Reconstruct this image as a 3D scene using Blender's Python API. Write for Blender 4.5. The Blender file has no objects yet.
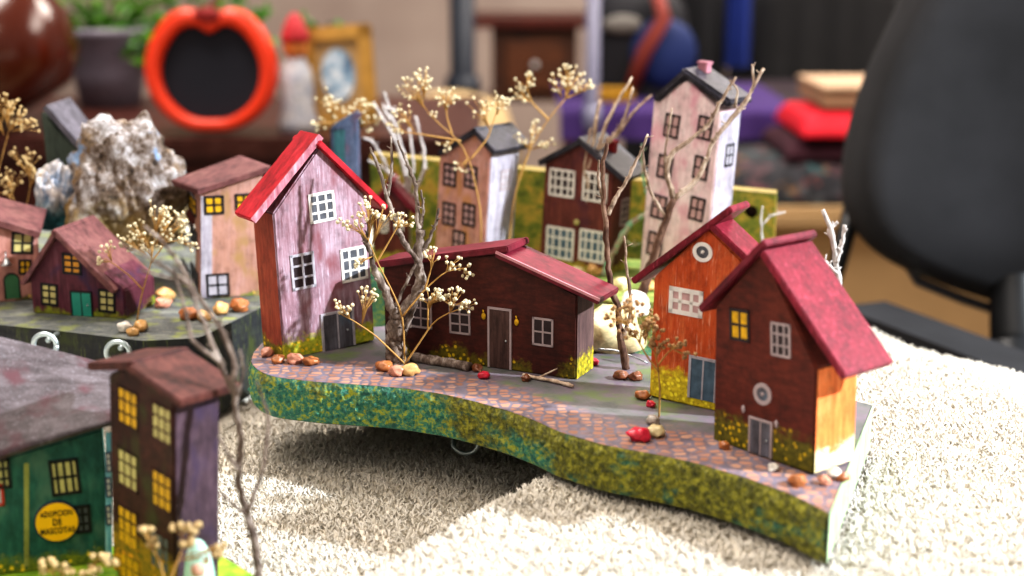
import bpy, bmesh, math, random
import numpy as np
from mathutils import Vector, Matrix, noise
R = math.radians
S = 0.01                                   # everything below is written in centimetres
F, PITCH, H = 1400.0, R(14.0), 25.0        # focal length in pixels, camera pitch, camera height over the towel
scn = bpy.context.scene
COL = scn.collection
FWD = Vector((0, math.cos(PITCH), -math.sin(PITCH))); UP = Vector((0, math.sin(PITCH), math.cos(PITCH))); CAM = Vector((0, 0, H))

def ray(px, py):
    return Vector((1, 0, 0))*((px-512)/F) + UP*((288-py)/F) + FWD
def on_z(px, py, z):
    d = ray(px, py); return CAM + d*((z-H)/d.z)
def on_y(px, py, y):
    d = ray(px, py); return CAM + d*(y/d.y)

# ------------------------------------------------------------------ mesh helpers
class MB:
    def __init__(self): self.v = []; self.f = []; self.sm = []
    def add(self, vs, fs, smooth=False):
        n = len(self.v); self.v += [Vector(p) for p in vs]
        for f in fs: self.f.append([i+n for i in f]); self.sm.append(smooth)
        return self
    def box(self, c, s, rot=None):
        c = Vector(c); h = Vector(s)/2
        vs = []
        for z in (-1, 1):
            for x, y in ((-1, -1), (1, -1), (1, 1), (-1, 1)):
                p = Vector((x*h.x, y*h.y, z*h.z))
                if rot is not None: p = rot @ p
                vs.append(c+p)
        return self.add(vs, [(3,2,1,0),(4,5,6,7),(0,1,5,4),(1,2,6,5),(2,3,7,6),(3,0,4,7)])
    def prism(self, poly, f0, f1):
        """poly: 2d points counter-clockwise; f0/f1 turn a 2d point into the near and the far 3d point"""
        n = len(poly); vs = [f0(*p) for p in poly]+[f1(*p) for p in poly]
        fs = [list(range(n)), list(range(2*n-1, n-1, -1))]
        for i in range(n):
            j = (i+1) % n; fs.append([j, i, n+i, n+j])
        return self.add(vs, fs)
    def tube(self, pts, rad, n=7, seed=0, knob=0.0, cap=True):
        pts = [Vector(p) for p in pts]; r = random.Random(seed)
        if not hasattr(rad, '__len__'): rad = [rad]*len(pts)
        vs, fs = [], []; prev = None
        for i, p in enumerate(pts):
            t = (pts[min(i+1, len(pts)-1)]-pts[max(i-1, 0)])
            if t.length < 1e-9: t = Vector((0, 0, 1))
            t.normalize()
            if prev is None:
                a = t.cross(Vector((0, 1, 0)))
                if a.length < .1: a = t.cross(Vector((1, 0, 0)))
            else: a = prev - t*prev.dot(t)
            a.normalize(); prev = a; b = t.cross(a)
            for k in range(n):
                g = 2*math.pi*k/n; rr = rad[i]*(1+knob*(r.random()-.5)*2)
                vs.append(p+a*math.cos(g)*rr+b*math.sin(g)*rr)
        for i in range(len(pts)-1):
            for k in range(n):
                fs.append((i*n+k, i*n+(k+1) % n, (i+1)*n+(k+1) % n, (i+1)*n+k))
        if cap: fs.append(list(range(n-1, -1, -1))); fs.append([len(vs)-n+k for k in range(n)])
        return self.add(vs, fs, True)
    def ball(self, c, r, sub=2, seed=0, amp=0.0, freq=1.0, scale=(1, 1, 1), rot=None, smooth=True):
        bm = bmesh.new(); bmesh.ops.create_icosphere(bm, subdivisions=sub, radius=1)
        o = Vector((seed*3.17, seed*1.7, seed*5.3)); vs = []
        for v in bm.verts:
            p = v.co.copy()
            if amp: p *= 1+amp*noise.noise(p*freq+o)
            p = Vector((p.x*scale[0], p.y*scale[1], p.z*scale[2]))*r
            if rot is not None: p = rot @ p
            vs.append(p+Vector(c))
        fs = [[v.index for v in f.verts] for f in bm.faces]; bm.free()
        return self.add(vs, fs, smooth)
    def lathe(self, prof, c=(0, 0, 0), n=20, sx=1, sy=1):
        c = Vector(c); vs, fs = [], []
        for r, z in prof:
            for k in range(n):
                g = 2*math.pi*k/n; vs.append(c+Vector((r*math.cos(g)*sx, r*math.sin(g)*sy, z)))
        for i in range(len(prof)-1):
            for k in range(n):
                fs.append((i*n+k, i*n+(k+1) % n, (i+1)*n+(k+1) % n, (i+1)*n+k))
        fs.append(list(range(n-1, -1, -1))); fs.append([len(vs)-n+k for k in range(n)])
        return self.add(vs, fs, True)
    def grid(self, rows, smooth=True, flip=False):
        m = len(rows[0]); vs = [p for r_ in rows for p in r_]; fs = []
        for i in range(len(rows)-1):
            for j in range(m-1):
                q = [i*m+j, i*m+j+1, (i+1)*m+j+1, (i+1)*m+j]
                fs.append(q[::-1] if flip else q)
        return self.add(vs, fs, smooth)
    def build(self, name, mat, parent=None, loc=None, bevel=0, seg=2, recalc=True):
        """one mesh object; loc (cm) becomes the origin of a top-level mesh"""
        o0 = Vector(loc) if loc is not None else Vector((0, 0, 0))
        me = bpy.data.meshes.new(name)
        me.from_pydata([tuple((p-o0)*S) for p in self.v], [], self.f)
        me.polygons.foreach_set('use_smooth', self.sm)
        if recalc or bevel:
            bm = bmesh.new(); bm.from_mesh(me)
            if recalc: bmesh.ops.recalc_face_normals(bm, faces=bm.faces)
            if bevel:
                ed = [e for e in bm.edges if len(e.link_faces) == 2 and e.calc_face_angle(0) > .5]
                bmesh.ops.bevel(bm, geom=ed, offset=bevel*S, segments=seg, affect='EDGES', clamp_overlap=True)
            bm.to_mesh(me); bm.free()
        me.update()
        if mat is not None: me.materials.append(mat)
        o = bpy.data.objects.new(name, me); COL.objects.link(o)
        if parent is not None: o.parent = parent
        else: o.location = o0*S
        return o

def tag(o, label=None, cat=None, group=None, kind=None):
    if label: o['label'] = label
    if cat: o['category'] = cat
    if group: o['group'] = group
    if kind: o['kind'] = kind
    return o
def thing(name, label, cat, loc, rot=(0, 0, 0), group=None):
    o = bpy.data.objects.new(name, None); COL.objects.link(o); o.empty_display_size = .01
    o.location = Vector(loc)*S; o.rotation_euler = rot
    return tag(o, label, cat, group)

# ------------------------------------------------------------------ materials
def hx(h, a=1.0):
    h = h.lstrip('#'); c = [int(h[i:i+2], 16)/255 for i in (0, 2, 4)]
    return tuple((x/12.92 if x <= .04045 else ((x+.055)/1.055)**2.4) for x in c)+(a,)
class NT:
    def __init__(self, name, rough=.7, spec=.3):
        self.m = bpy.data.materials.new(name); self.m.use_nodes = True
        self.t = self.m.node_tree; self.b = self.t.nodes['Principled BSDF']
        self.b.inputs['Roughness'].default_value = rough; self.b.inputs['Specular IOR Level'].default_value = spec
        self.co = self.n('ShaderNodeTexCoord').outputs['Object']
    def n(self, typ, **kw):
        nd = self.t.nodes.new(typ)
        for k, v in kw.items(): setattr(nd, k, v)
        return nd
    def put(self, sock, v):
        if hasattr(v, 'is_output'): self.t.links.new(v, sock)
        else: sock.default_value = v
    def map(self, sc, loc=(0, 0, 0)):
        nd = self.n('ShaderNodeMapping'); self.put(nd.inputs[0], self.co)
        nd.inputs['Scale'].default_value = tuple(x/S for x in sc); nd.inputs['Location'].default_value = loc
        return nd.outputs[0]
    def noise(self, sc, detail=4, rough=.6, loc=(0, 0, 0), dist=0):
        nd = self.n('ShaderNodeTexNoise'); self.put(nd.inputs['Vector'], self.map(sc, loc))
        nd.inputs['Scale'].default_value = 1; nd.inputs['Detail'].default_value = detail; nd.inputs['Roughness'].default_value = rough
        nd.inputs['Distortion'].default_value = dist
        return nd.outputs['Fac']
    def vor(self, sc, feature='F1', out='Distance', rnd=1.0):
        nd = self.n('ShaderNodeTexVoronoi', feature=feature); self.put(nd.inputs['Vector'], self.map(sc))
        nd.inputs['Scale'].default_value = 1; nd.inputs['Randomness'].default_value = rnd
        return nd.outputs[out]
    def ramp(self, fac, stops, interp='LINEAR'):
        nd = self.n('ShaderNodeValToRGB'); cr = nd.color_ramp; cr.interpolation = interp
        while len(cr.elements) < len(stops): cr.elements.new(.5)
        for e, (p, c) in zip(cr.elements, stops): e.position = p; e.color = hx(c) if isinstance(c, str) else (c, c, c, 1)
        self.put(nd.inputs[0], fac); return nd.outputs[0]
    def mix(self, fac, a, b, mode='MIX'):
        nd = self.n('ShaderNodeMix', data_type='RGBA', blend_type=mode)
        self.put(nd.inputs[0], fac)
        for s, v in ((nd.inputs[6], a), (nd.inputs[7], b)): self.put(s, hx(v) if isinstance(v, str) else v)
        return nd.outputs[2]
    def math(self, op, a, b=0.0, c=None, clamp=False):
        nd = self.n('ShaderNodeMath', operation=op, use_clamp=clamp); self.put(nd.inputs[0], a); self.put(nd.inputs[1], b)
        if c is not None: self.put(nd.inputs[2], c)
        return nd.outputs[0]
    def smooth(self, v, lo, hi):
        nd = self.n('ShaderNodeMapRange', interpolation_type='SMOOTHSTEP'); self.put(nd.inputs[0], v)
        nd.inputs[1].default_value = lo; nd.inputs[2].default_value = hi; return nd.outputs[0]
    def z(self, ax='Z'):
        nd = self.n('ShaderNodeSeparateXYZ'); self.put(nd.inputs[0], self.co)
        return self.math('MULTIPLY', nd.outputs[ax], 1/S)
    def bump(self, h, st=.3, d=.05):
        nd = self.n('ShaderNodeBump'); nd.inputs['Strength'].default_value = st; nd.inputs['Distance'].default_value = d*S
        self.put(nd.inputs['Height'], h); self.t.links.new(nd.outputs[0], self.b.inputs['Normal'])
    def col(self, c): self.put(self.b.inputs['Base Color'], hx(c) if isinstance(c, str) else c); return self.m

def plain(name, c, rough=.7, spec=.3, metal=0, var=.18, sc=2.0):
    t = NT(name, rough, spec); t.b.inputs['Metallic'].default_value = metal
    f = t.noise((sc, sc, sc), 4)
    d = t.mix(1.0, c, t.ramp(f, [(.25, 1-var*1.6), (.75, 1.0)]), 'MULTIPLY')
    t.bump(f, .15, .04); return t.col(d)
def paint(name, cs, foot=None, rough=.65, grain=(5, 5, .5), spots='#e8c62a', stain=None, bump=.35, mid=(.3, .5, .72), wash=None, patch=1.0):
    """brushed paint on wood: streaks along the grain, a painted strip of shrubs at the foot"""
    t = NT(name, rough, .3)
    a = t.noise(grain, 5, .65); b = t.noise((.55, .55, .35), 4, .6, (3, 1, 2))
    f = t.math('ADD', t.math('MULTIPLY', a, .6), t.math('MULTIPLY', b, .4))
    c = t.ramp(f, [(mid[0]+.05, cs[0]), (mid[1], cs[1]), (mid[2]-.06, cs[2])])
    if wash:                                        # dry-brushed lighter strokes
        k = t.noise((9, 9, .8), 6, .7, (7, 2, 1)); c = t.mix(t.smooth(k, .54, .7), c, wash)
    d_ = t.noise((1.6, 1.6, 1.1), 6, .75, (2, 9, 5)); c = t.mix(1.0, c, t.ramp(d_, [(.3, .5), (.5, .95), (.7, 1.12)]), 'MULTIPLY')
    if stain:
        k = t.noise((.8, .8, .5), 3, .5, (9, 4, 2)); c = t.mix(t.smooth(k, .5, .72), c, stain)
    if foot:
        h, f1, f2 = foot
        edge = t.math('ADD', t.z(), t.math('MULTIPLY', t.noise((1.5, 1.5, 1.8), 5, .7), -2.2))
        edge = t.math('ADD', edge, t.math('MULTIPLY', t.math('SUBTRACT', t.noise((.45, .45, .02), 2, .5, (6, 1, 0)), .5), -patch))
        m = t.smooth(edge, h-.8, h-1.35)
        g = t.ramp(t.noise((4, 4, 4), 4, .7, (1, 5, 3)), [(.36, f1), (.62, f2)])
        if spots:
            s = t.smooth(t.vor((3.2, 3.2, 3.2)), .33, .2); g = t.mix(s, g, spots)
        c = t.mix(m, c, g)
    t.bump(t.noise((grain[0]*2.2, grain[1]*2.2, grain[2]*1.6), 5, .7), bump, .05)
    return t.col(c)

M = {}
def setup_materials():
    M['mauve'] = paint('mauve_wood', ['#6f464e', '#957682', '#b3a0ae'], (.9, '#7c8f2c', '#c8c23c'), wash='#c8b6c6', stain='#7c464c')
    M['redside'] = paint('red_side_wood', ['#7a2a1c', '#93412c', '#a8583c'], (.8, '#4a4a18', '#8a7a20'))
    M['brown'] = paint('dark_brown_wood', ['#280d09', '#411811', '#56231a'], (.45, '#34320e', '#6c5e14'), grain=(1.2, 1.2, 4), spots='#c9a81c', patch=6.0)
    M['orange'] = paint('orange_wood', ['#98360f', '#b84e22', '#c86a3c'], (1.25, '#a08a20', '#e0c930'), wash='#d89a80', spots='#f2e23c', patch=3.0)
    M['redbrown'] = paint('red_brown_wood', ['#3c1610', '#552016', '#6a2c1e'], (1.15, '#3c3c12', '#6d641c'), grain=(1.4, 1.4, 4), spots='#c9a81c')
    M['litorange'] = paint('lit_orange_wood', ['#d0602c', '#ee8444', '#f4a068'], (.9, '#d8c890', '#e8dfc0'), spots='#d8a0b0')  # side wall kept brighter than the front, lamplight put into its colour
    M['tower'] = paint('pale_pink_wood', ['#c09aa2', '#dcc2c6', '#eadcdc'], None, wash='#eee2e4', stain='#cf9aa8', bump=.2)
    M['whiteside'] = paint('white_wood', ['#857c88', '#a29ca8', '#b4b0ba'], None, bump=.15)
    M['pink'] = paint('pink_wood', ['#9c6c62', '#b98678', '#cba098'], (.6, '#90903c', '#b8b04c'), wash='#d9bcc0', stain='#b98450')
    M['marron'] = paint('maroon_wood', ['#421a18', '#62302a', '#7a4036'], (.5, '#90903c', '#c8c04c'), stain='#4a2430')
    M['dusty'] = paint('dusty_pink_wood', ['#8d6455', '#ab8071', '#b9908a'], (.0, '#5c6a2c', '#7c8434'), stain='#9a7a50')
    M['plum'] = paint('plum_wood', ['#341420', '#52222f', '#683c48'], (.15, '#5c6a1c', '#8c8c28'), stain='#2c1c3c', spots=None)
    M['teal'] = paint('teal_wood', ['#123c38', '#1e524a', '#326a5c'], (.5, '#3c5418', '#7c8424'), stain='#4a6a5c', grain=(3, 3, 1))
    M['darkbrown'] = paint('tower_brown_wood', ['#200e0c', '#361812', '#4a2620'], (1.9, '#5c5a18', '#a8801c'), stain='#3a3a1c', grain=(2, 2, 3), spots='#d89a20')
    M['violet'] = paint('violet_side_wood', ['#30222c', '#46343f', '#58454f'], None, grain=(3, 3, 1), stain='#3a2c44')
    M['crimson'] = paint('crimson_roof_paint', ['#540a1a', '#701024', '#862032'], None, grain=(1.2, 4, 1.2), wash='#b04058', bump=.25, rough=.5)
    M['scarlet'] = paint('scarlet_roof_paint', ['#7c1018', '#a81a28', '#bc2c38'], None, grain=(1.2, 4, 1.2), bump=.25, rough=.5)
    M['maroonroof'] = paint('dark_red_roof_paint', ['#45101a', '#681828', '#782636'], None, grain=(1.2, 4, 1.2), bump=.25, rough=.5)
    M['edge_highlight'] = plain('pale_edge_highlight', '#c88c94', .5)  # thin highlight along the long house roof edge, put into the colour
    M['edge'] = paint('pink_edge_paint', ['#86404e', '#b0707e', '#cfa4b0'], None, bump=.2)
    M['slate'] = paint('slate_roof_paint', ['#141218', '#2a2830', '#46434e'], None, grain=(2.5, 2.5, 2.5), bump=.8, rough=.4, wash='#66646e')
    M['dustyroof'] = paint('dusty_red_roof_paint', ['#492a2c', '#684040', '#7c5450'], None, grain=(2, 4, 2), bump=.7)
    M['brownroof'] = paint('brown_roof_paint', ['#2c1614', '#4c2824', '#623832'], None, grain=(2, 4, 2), bump=.4)
    M['greyroof'] = paint('grey_roof_paint', ['#342c30', '#4c4448', '#645c62'], None, grain=(.5, 3, 3), stain='#4c2c34', wash='#7c7880', bump=.4)
    M['bluegrey'] = paint('blue_grey_wood', ['#2c3444', '#46526a', '#66708a'], None, stain='#5a4a5c')
    M['greenish'] = paint('green_grey_wood', ['#28302c', '#3c463e', '#525a50'], None)
    M['black'] = plain('black_paint_line', '#17161a', .6)
    M['white'] = plain('white_paint_line', '#e9e4e0', .6)
    M['palegrey'] = plain('pale_grey_paint', '#a8989a', .6)
    M['yellowpane'] = plain('yellow_pane_paint', '#e8b41e', .5, var=.35, sc=3)
    M['creampane'] = plain('cream_pane_paint', '#c9bd7c', .5, var=.3)
    M['greypane'] = plain('grey_pane_paint', '#5e6068', .5, var=.4)
    M['darkpane'] = plain('dark_pane_paint', '#3a2c30', .5, var=.4)
    M['palepane'] = plain('pale_pane_paint', '#b9b4be', .5, var=.3)
    M['bluepane'] = plain('blue_pane_paint', '#5c7488', .5, var=.4)
    M['pinkpane'] = plain('pink_pane_paint', '#c9a4a4', .5, var=.25)
    M['orangepane'] = plain('amber_pane_paint', '#d8962a', .5, var=.3)
    M['doorgrey'] = paint('grey_door_paint', ['#3c3840', '#56545c', '#70707c'], None, stain='#5a6a7c')
    M['doorbrown'] = paint('brown_door_paint', ['#2c1a18', '#4a3430', '#604844'], None)
    M['doorgreen'] = plain('green_door_paint', '#3c6a48', .6)
    M['doorteal'] = plain('teal_door_paint', '#2c8a78', .6)
    M['metal'] = plain('steel', '#b8bcc0', .3, .5, 1.0, .1)
    M['galv'] = plain('pale_steel', '#c2d0d4', .35, .5, .7, .1)
    M['brick'] = plain('brick_red_paint', '#8a2428', .6)
    M['pinkchim'] = plain('pink_chimney_paint', '#b07884', .6)
    M['bark'] = bark('grey_bark', ['#2e2622', '#685a52', '#a0948c'])
    M['brownbark'] = bark('brown_bark', ['#33221c', '#5e463a', '#866c5c'])
    M['greytwig'] = bark('grey_twig_bark', ['#4a3a30', '#8c7868', '#b8a898'])
    M['paletwig'] = bark('pale_twig_bark', ['#7a6658', '#b39c88', '#d2c2b0'])
    M['greentwig'] = bark('mossy_twig_bark', ['#6c5c4c', '#b0a08c', '#48b890'])
    M['whitetwig'] = bark('white_twig_bark', ['#8c8684', '#b4aeac', '#d0cac8'])
    M['stem'] = plain('dry_stem', '#b58c50', .7)
    M['bloom'] = plain('dry_cream_blossom', '#e6d8b4', .8, var=.35, sc=6)
    M['midbloom'] = plain('dry_straw_blossom', '#c8ac7c', .8, var=.35, sc=6)
    M['tanbloom'] = plain('dry_tan_blossom', '#b08a60', .8, var=.35, sc=6)
    for k, c in (('stan', '#c89c64'), ('sbrown', '#a8683c'), ('sred', '#d02c44'), ('scream', '#dccb9c'), ('swhite', '#dcd6cc'), ('spink', '#cc8c74'), ('sgrey', '#a89c90'), ('sdark', '#7c4a30')):
        M[k] = stone_mat('stone_'+k[1:], c)
def bark(name, cs):
    t = NT(name, .85, .15); f = t.noise((2.2, 2.2, 1.2), 6, .7, dist=.5)
    t.bump(t.noise((6, 6, 2.5), 5, .7), .8, .06); return t.col(t.ramp(f, [(.33, cs[0]), (.5, cs[1]), (.66, cs[2])]))
def stone_mat(name, c):
    t = NT(name, .35, .45); f = t.noise((2.2, 2.2, 3.5), 5, .6, dist=.6)
    t.bump(f, .3, .06); return t.col(t.mix(1.0, c, t.ramp(f, [(.3, .55), (.65, 1.15)]), 'MULTIPLY'))
setup_materials()

# ------------------------------------------------------------------ camera
cam = bpy.data.cameras.new('camera'); co = bpy.data.objects.new('camera', cam); COL.objects.link(co)
co.location = CAM*S; co.rotation_euler = (R(90)-PITCH, 0, 0)
cam.sensor_width = 36; cam.lens = F*36/1024; cam.clip_start = .05; cam.clip_end = 60
cam.dof.use_dof = True; cam.dof.focus_distance = .65; cam.dof.aperture_fstop = 6.0; cam.dof.aperture_blades = 9
scn.camera = co

# ------------------------------------------------------------------ the setting
t = NT('tan_floor_tile', .6); f = t.noise((.02, .02, .02), 4)
FLOORM = t.col(t.ramp(f, [(.3, '#8c7458'), (.7, '#a58c6c')]))
tag(MB().grid([[Vector((x, y, -72)) for x in (-400, 400)] for y in (-60, 560)]).build('floor', FLOORM), kind='structure')
t = NT('plastered_wall', .9); f = t.noise((.03, .03, .03), 4)
WALLM = t.col(t.ramp(f, [(.3, '#8c7e78'), (.7, '#9c8f88')]))
tag(MB().box((0, 565, 58), (800, 8, 260)).build('wall_back', WALLM), kind='structure')

# ------------------------------------------------------------------ table and terry towel
def xedge(y): return 23-.4*(y-91)
def sst(a, b, x):
    k = min(1, max(0, (x-a)/(b-a))); return k*k*(3-2*k)
def towel_h(x, y):
    s = .825*(x-2.5)-.564*(y-61.7)
    h = 2.55*sst(-.6, 2.4, s)*sst(86, 74, y)*(.35+.65*sst(xedge(y)+2, xedge(y)-9, x))
    h += .1*noise.noise(Vector((x*.12, y*.12, 1)))+.05*noise.noise(Vector((x*.4, y*.4, 5)))
    return h
tb = thing('work_table', 'white work table under the terry towel', 'table', (0, 70, -72))
def trow(y, z, off): return Vector((xedge(y)-off, y-70, z+72))
mb = MB(); pl = [(-60, 20), (xedge(20)-1, 20), (xedge(125)-1, 125), (-60, 125)]
mb.prism(pl, lambda x, y: Vector((x, y-70, 68.6)), lambda x, y: Vector((x, y-70, 71.2))); mb.build('tabletop', plain('white_table_paint', '#b8b4ae', .5), tb, bevel=.3)
for x, y in ((-55, 25), (45, 25), (3, 120), (-55, 120)):
    MB().box((x, y-70, 34.3), (4, 4, 68.6)).build('leg', M['palegrey'], tb, bevel=.3)

t = NT('terry_cloth', .95, .1); t.b.inputs['Sheen Weight'].default_value = .3
TOWM = t.col(t.ramp(t.noise((1.4, 1.4, 1.4), 3), [(.3, '#cbc3b4'), (.7, '#dfd8cc')]))
ty = [22+i*.6 for i in range(170)]
tw = MB(); rows = []
for y in ty:
    x1 = xedge(y); rows.append([Vector((-58+(x1+58)*j/180, y, towel_h(-58+(x1+58)*j/180, y)-.12)) for j in range(181)])
tw.grid(rows)
tw.grid([[Vector((p.x, p.y, -.75)) for p in r_] for r_ in rows[::8]], flip=True)
tw.grid([[r_[-1] for r_ in rows], [r_[-1]+Vector((.2, 0, -.5)) for r_ in rows]])
towel = tag(tw.build('terry_towel', TOWM, loc=(0, 70, 0), recalc=False), 'cream terry cloth towel spread flat under all the little houses', 'towel')
# pile: short bent loops
rng = np.random.default_rng(4)
N = 150000
# denser close to the camera-side half of the table, where the towel is seen
yy = 36+(rng.random(N)**1.25)*60; xx = -28+rng.random(N)*66
keep = (np.abs(xx) < yy*.44+3) & (xx < 23-.4*(yy-91)-.1) & ~((xx < -15) & (yy > 70)) & (yy < 92)
xx, yy = xx[keep], yy[keep]; N = len(xx)
zz = np.array([towel_h(a, b) for a, b in zip(xx, yy)])-.12
ang = rng.random(N)*2*np.pi; ln = .20+.10*rng.random(N); w = .05+.03*rng.random(N)
lean = .08+.16*rng.random(N)
V = np.zeros((N, 9, 3)); dx, dy = np.cos(ang), np.sin(ang)
for lv, (hh, ll, ww) in enumerate(((0, 0, 1.0), (.62, .35, 1.0), (.95, 1.0, .75))):
    cx, cy, cz = xx+dx*lean*ll, yy+dy*lean*ll, zz+ln*hh
    for k in range(3):
        g = ang+2*np.pi*k/3
        V[:, lv*3+k, 0] = cx+np.cos(g)*w*ww; V[:, lv*3+k, 1] = cy+np.sin(g)*w*ww; V[:, lv*3+k, 2] = cz+(.05*np.cos(2*np.pi*k/3) if lv == 2 else 0)
base = (np.arange(N)*9)[:, None]
fq = []
for lv in range(2):
    for k in range(3): fq.append([lv*3+k, lv*3+(k+1) % 3, lv*3+3+(k+1) % 3, lv*3+3+k])
quads = (base[:, :, None]+np.array(fq)[None]).reshape(-1, 4); tris = (base+np.array([6, 7, 8])[None]).reshape(-1, 3)
me = bpy.data.meshes.new('pile'); V[:, :, 1] -= 70
me.vertices.add(N*9); me.vertices.foreach_set('co', (V*S).ravel())
me.loops.add(quads.size+tris.size); me.loops.foreach_set('vertex_index', np.concatenate([quads.ravel(), tris.ravel()]).astype(np.int32))
nq, nt = len(quads), len(tris)
me.polygons.add(nq+nt)
me.polygons.foreach_set('loop_start', np.concatenate([np.arange(nq)*4, nq*4+np.arange(nt)*3]).astype(np.int32))
me.polygons.foreach_set('use_smooth', np.ones(nq+nt, bool))
me.update(calc_edges=True); me.validate()
t = NT('terry_pile', .9, .15); t.b.inputs['Sheen Weight'].default_value = .3
me.materials.append(t.col(t.ramp(t.noise((1.1, 1.1, 1.1), 4), [(.3, '#beb7aa'), (.65, '#d2ccc2')])))
pile = bpy.data.objects.new('pile', me); COL.objects.link(pile); pile.parent = towel; pile['kind'] = 'stuff'

# ------------------------------------------------------------------ wooden bases
def resample(pts, n):
    L = [0]
    for a, b in zip(pts, pts[1:]): L.append(L[-1]+(b-a).length)
    out = []
    for i in range(n):
        d = L[-1]*i/(n-1); k = 0
        while k < len(L)-2 and L[k+1] < d: k += 1
        out.append(pts[k].lerp(pts[k+1], (d-L[k])/max(1e-9, L[k+1]-L[k])))
    return out
def smoothpts(p, it=2):
    for _ in range(it): p = [p[0]]+[(p[i-1]+p[i]*2+p[i+1])/4 for i in range(1, len(p)-1)]+[p[-1]]
    return p
def cobble_top():
    t = NT('cobbled_board_top', .55, .35)
    at = t.n('ShaderNodeAttribute', attribute_name='path').outputs['Fac']
    ed = t.vor((2.0, 2.3, .01), 'DISTANCE_TO_EDGE', rnd=.55)
    cid = t.n('ShaderNodeSeparateColor'); t.put(cid.inputs[0], t.vor((2.0, 2.3, .01), 'F1', 'Color', .55))
    cob = t.ramp(cid.outputs[0], [(0, '#86604f'), (.5, '#9c705e'), (1, '#aa8470')])
    gap = t.ramp(t.noise((1.5, 1.5, 1), 3), [(.35, '#57505a'), (.6, '#6c6674')])
    m = t.smooth(ed, .04, .24); path = t.mix(m, gap, cob)
    g = t.ramp(t.noise((.5, .5, 1), 5, .65), [(.28, '#3e4440'), (.45, '#5c5c5c'), (.6, '#6c5f6c'), (.75, '#7a7c6c')])
    g = t.mix(t.smooth(t.noise((.35, .35, 1), 4, .6, (4, 4, 0)), .52, .68), g, '#5c6a44')
    k = t.math('ADD', at, t.math('MULTIPLY', t.noise((.7, .7, 1), 4), .5))
    c = t.mix(t.smooth(k, .62, .82), g, path)
    t.bump(t.math('MULTIPLY', m, at), .25, .05); return t.col(c)
def moss_edge(name, a, b, c_, d):
    t = NT(name, .4, .5)
    f = t.noise((3.2, 3.2, 4.0), 5, .75); y = t.noise((.35, .35, .6), 4, .6, (2, 7, 1)); v = t.z('Z')
    c1 = t.ramp(f, [(.36, a), (.5, b), (.6, c_)]); c2 = t.ramp(f, [(.34, '#2a2e0c'), (.5, '#70701e'), (.62, d)])
    k = t.math('ADD', t.math('MULTIPLY', y, 1.0), t.math('MULTIPLY', t.smooth(t.z('X'), -9, -1), .16))
    k = t.math('ADD', k, t.math('MULTIPLY', t.math('SUBTRACT', f, .5), .35))
    k = t.math('ADD', t.math('ADD', k, t.math('MULTIPLY', v, .04)), t.math('MULTIPLY', t.smooth(t.z('X'), 3, 10), .12))
    t.bump(t.noise((3.6, 3.6, 3.6), 5, .75), 1.0, .22); return t.col(t.mix(t.smooth(k, .46, .64), c1, c2))
TOPM = cobble_top()
def board(name, label, front, back, z, thick, loc, topm, bodym, edgem, pathw=5.2, amp=.2, n=220, topname='painted_top', edgename='mossy_front_edge'):
    o = thing(name, label, 'wooden base', loc); L = Vector(loc)
    fr = smoothpts(resample([on_z(x, y, z)-L for x, y in front], n), 6); bk = resample([on_z(x, y, z)-L for x, y in back], n)
    mb = MB(); lo = Vector((0, 0, -thick))
    ring = [p-Vector((0, 0, .03)) for p in fr[::4]+[fr[-1]]]+[p-Vector((0, 0, .03)) for p in bk[::-6]]
    m = len(ring); vs = ring+[p+lo for p in ring]
    mb.add(vs, [list(range(m)), list(range(2*m-1, m-1, -1))]+[[(i+1) % m, i, m+i, m+(i+1) % m] for i in range(m)])
    mb.build('board', bodym, o)
    rows = []; K = 24
    for j in range(K+1): rows.append([a.lerp(b, j/K) for a, b in zip(fr, bk)])
    tm = MB().grid(rows, smooth=False); to = tm.build(topname, topm, o)
    at = to.data.attributes.new('path', 'FLOAT', 'POINT')
    vals = []
    for j in range(K+1):
        for i in range(n):
            d = (rows[j][i]-fr[i]).length; vals.append(max(0, 1-d/pathw)**.8)
    at.data.foreach_set('value', vals)
    # lumpy painted edge skin
    ek = 18; nn = n*3; f2 = resample(fr, nn); er = []
    for j in range(ek+1):
        w_ = j/ek; r_ = []
        for i in range(nn):
            a, b = f2[max(0, i-1)], f2[min(nn-1, i+1)]; tn = (b-a).normalized(); out = Vector((tn.y, -tn.x, 0))
            p = f2[i]+lo*w_
            fall = min(1, 6*min(w_, 1-w_))
            q = p*1.0; dd = abs(noise.noise(q*3.3))*1.0+abs(noise.noise(q*6.1))*.7
            r_.append(p+out*(.03+amp*dd*fall))
        er.append(r_)
    MB().grid(er).build(edgename, edgem, o)
    return o, fr, bk
ZB = 5.0
front = [(252,357),(251,363),(259,371),(274,377),(318,382),(365,385),(402,388),(443,394),(477,402),(509,411),(534,420),(560,432),(604,445),(659,455),(696,463),(744,477),(791,494),(829,513)]
back = [(254,352),(262,343),(285,335),(330,330),(400,325),(500,335),(620,350),(760,378),(872,405)]
BODY = paint('bare_dark_board', ['#3c3c34', '#54584a', '#6c7060'], None)
EDGE1 = moss_edge('mossy_textured_paint', '#1c544c', '#3a8a72', '#a8b030', '#a8a434')
main, mfr, mbk = board('house_base', 'wavy wooden base with cobbled path and mossy edge carrying the red roofed houses', front, back, ZB, 2.0, on_z(560, 430, ZB)*1, TOPM, BODY, EDGE1)
L0 = on_z(560, 430, ZB)
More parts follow.
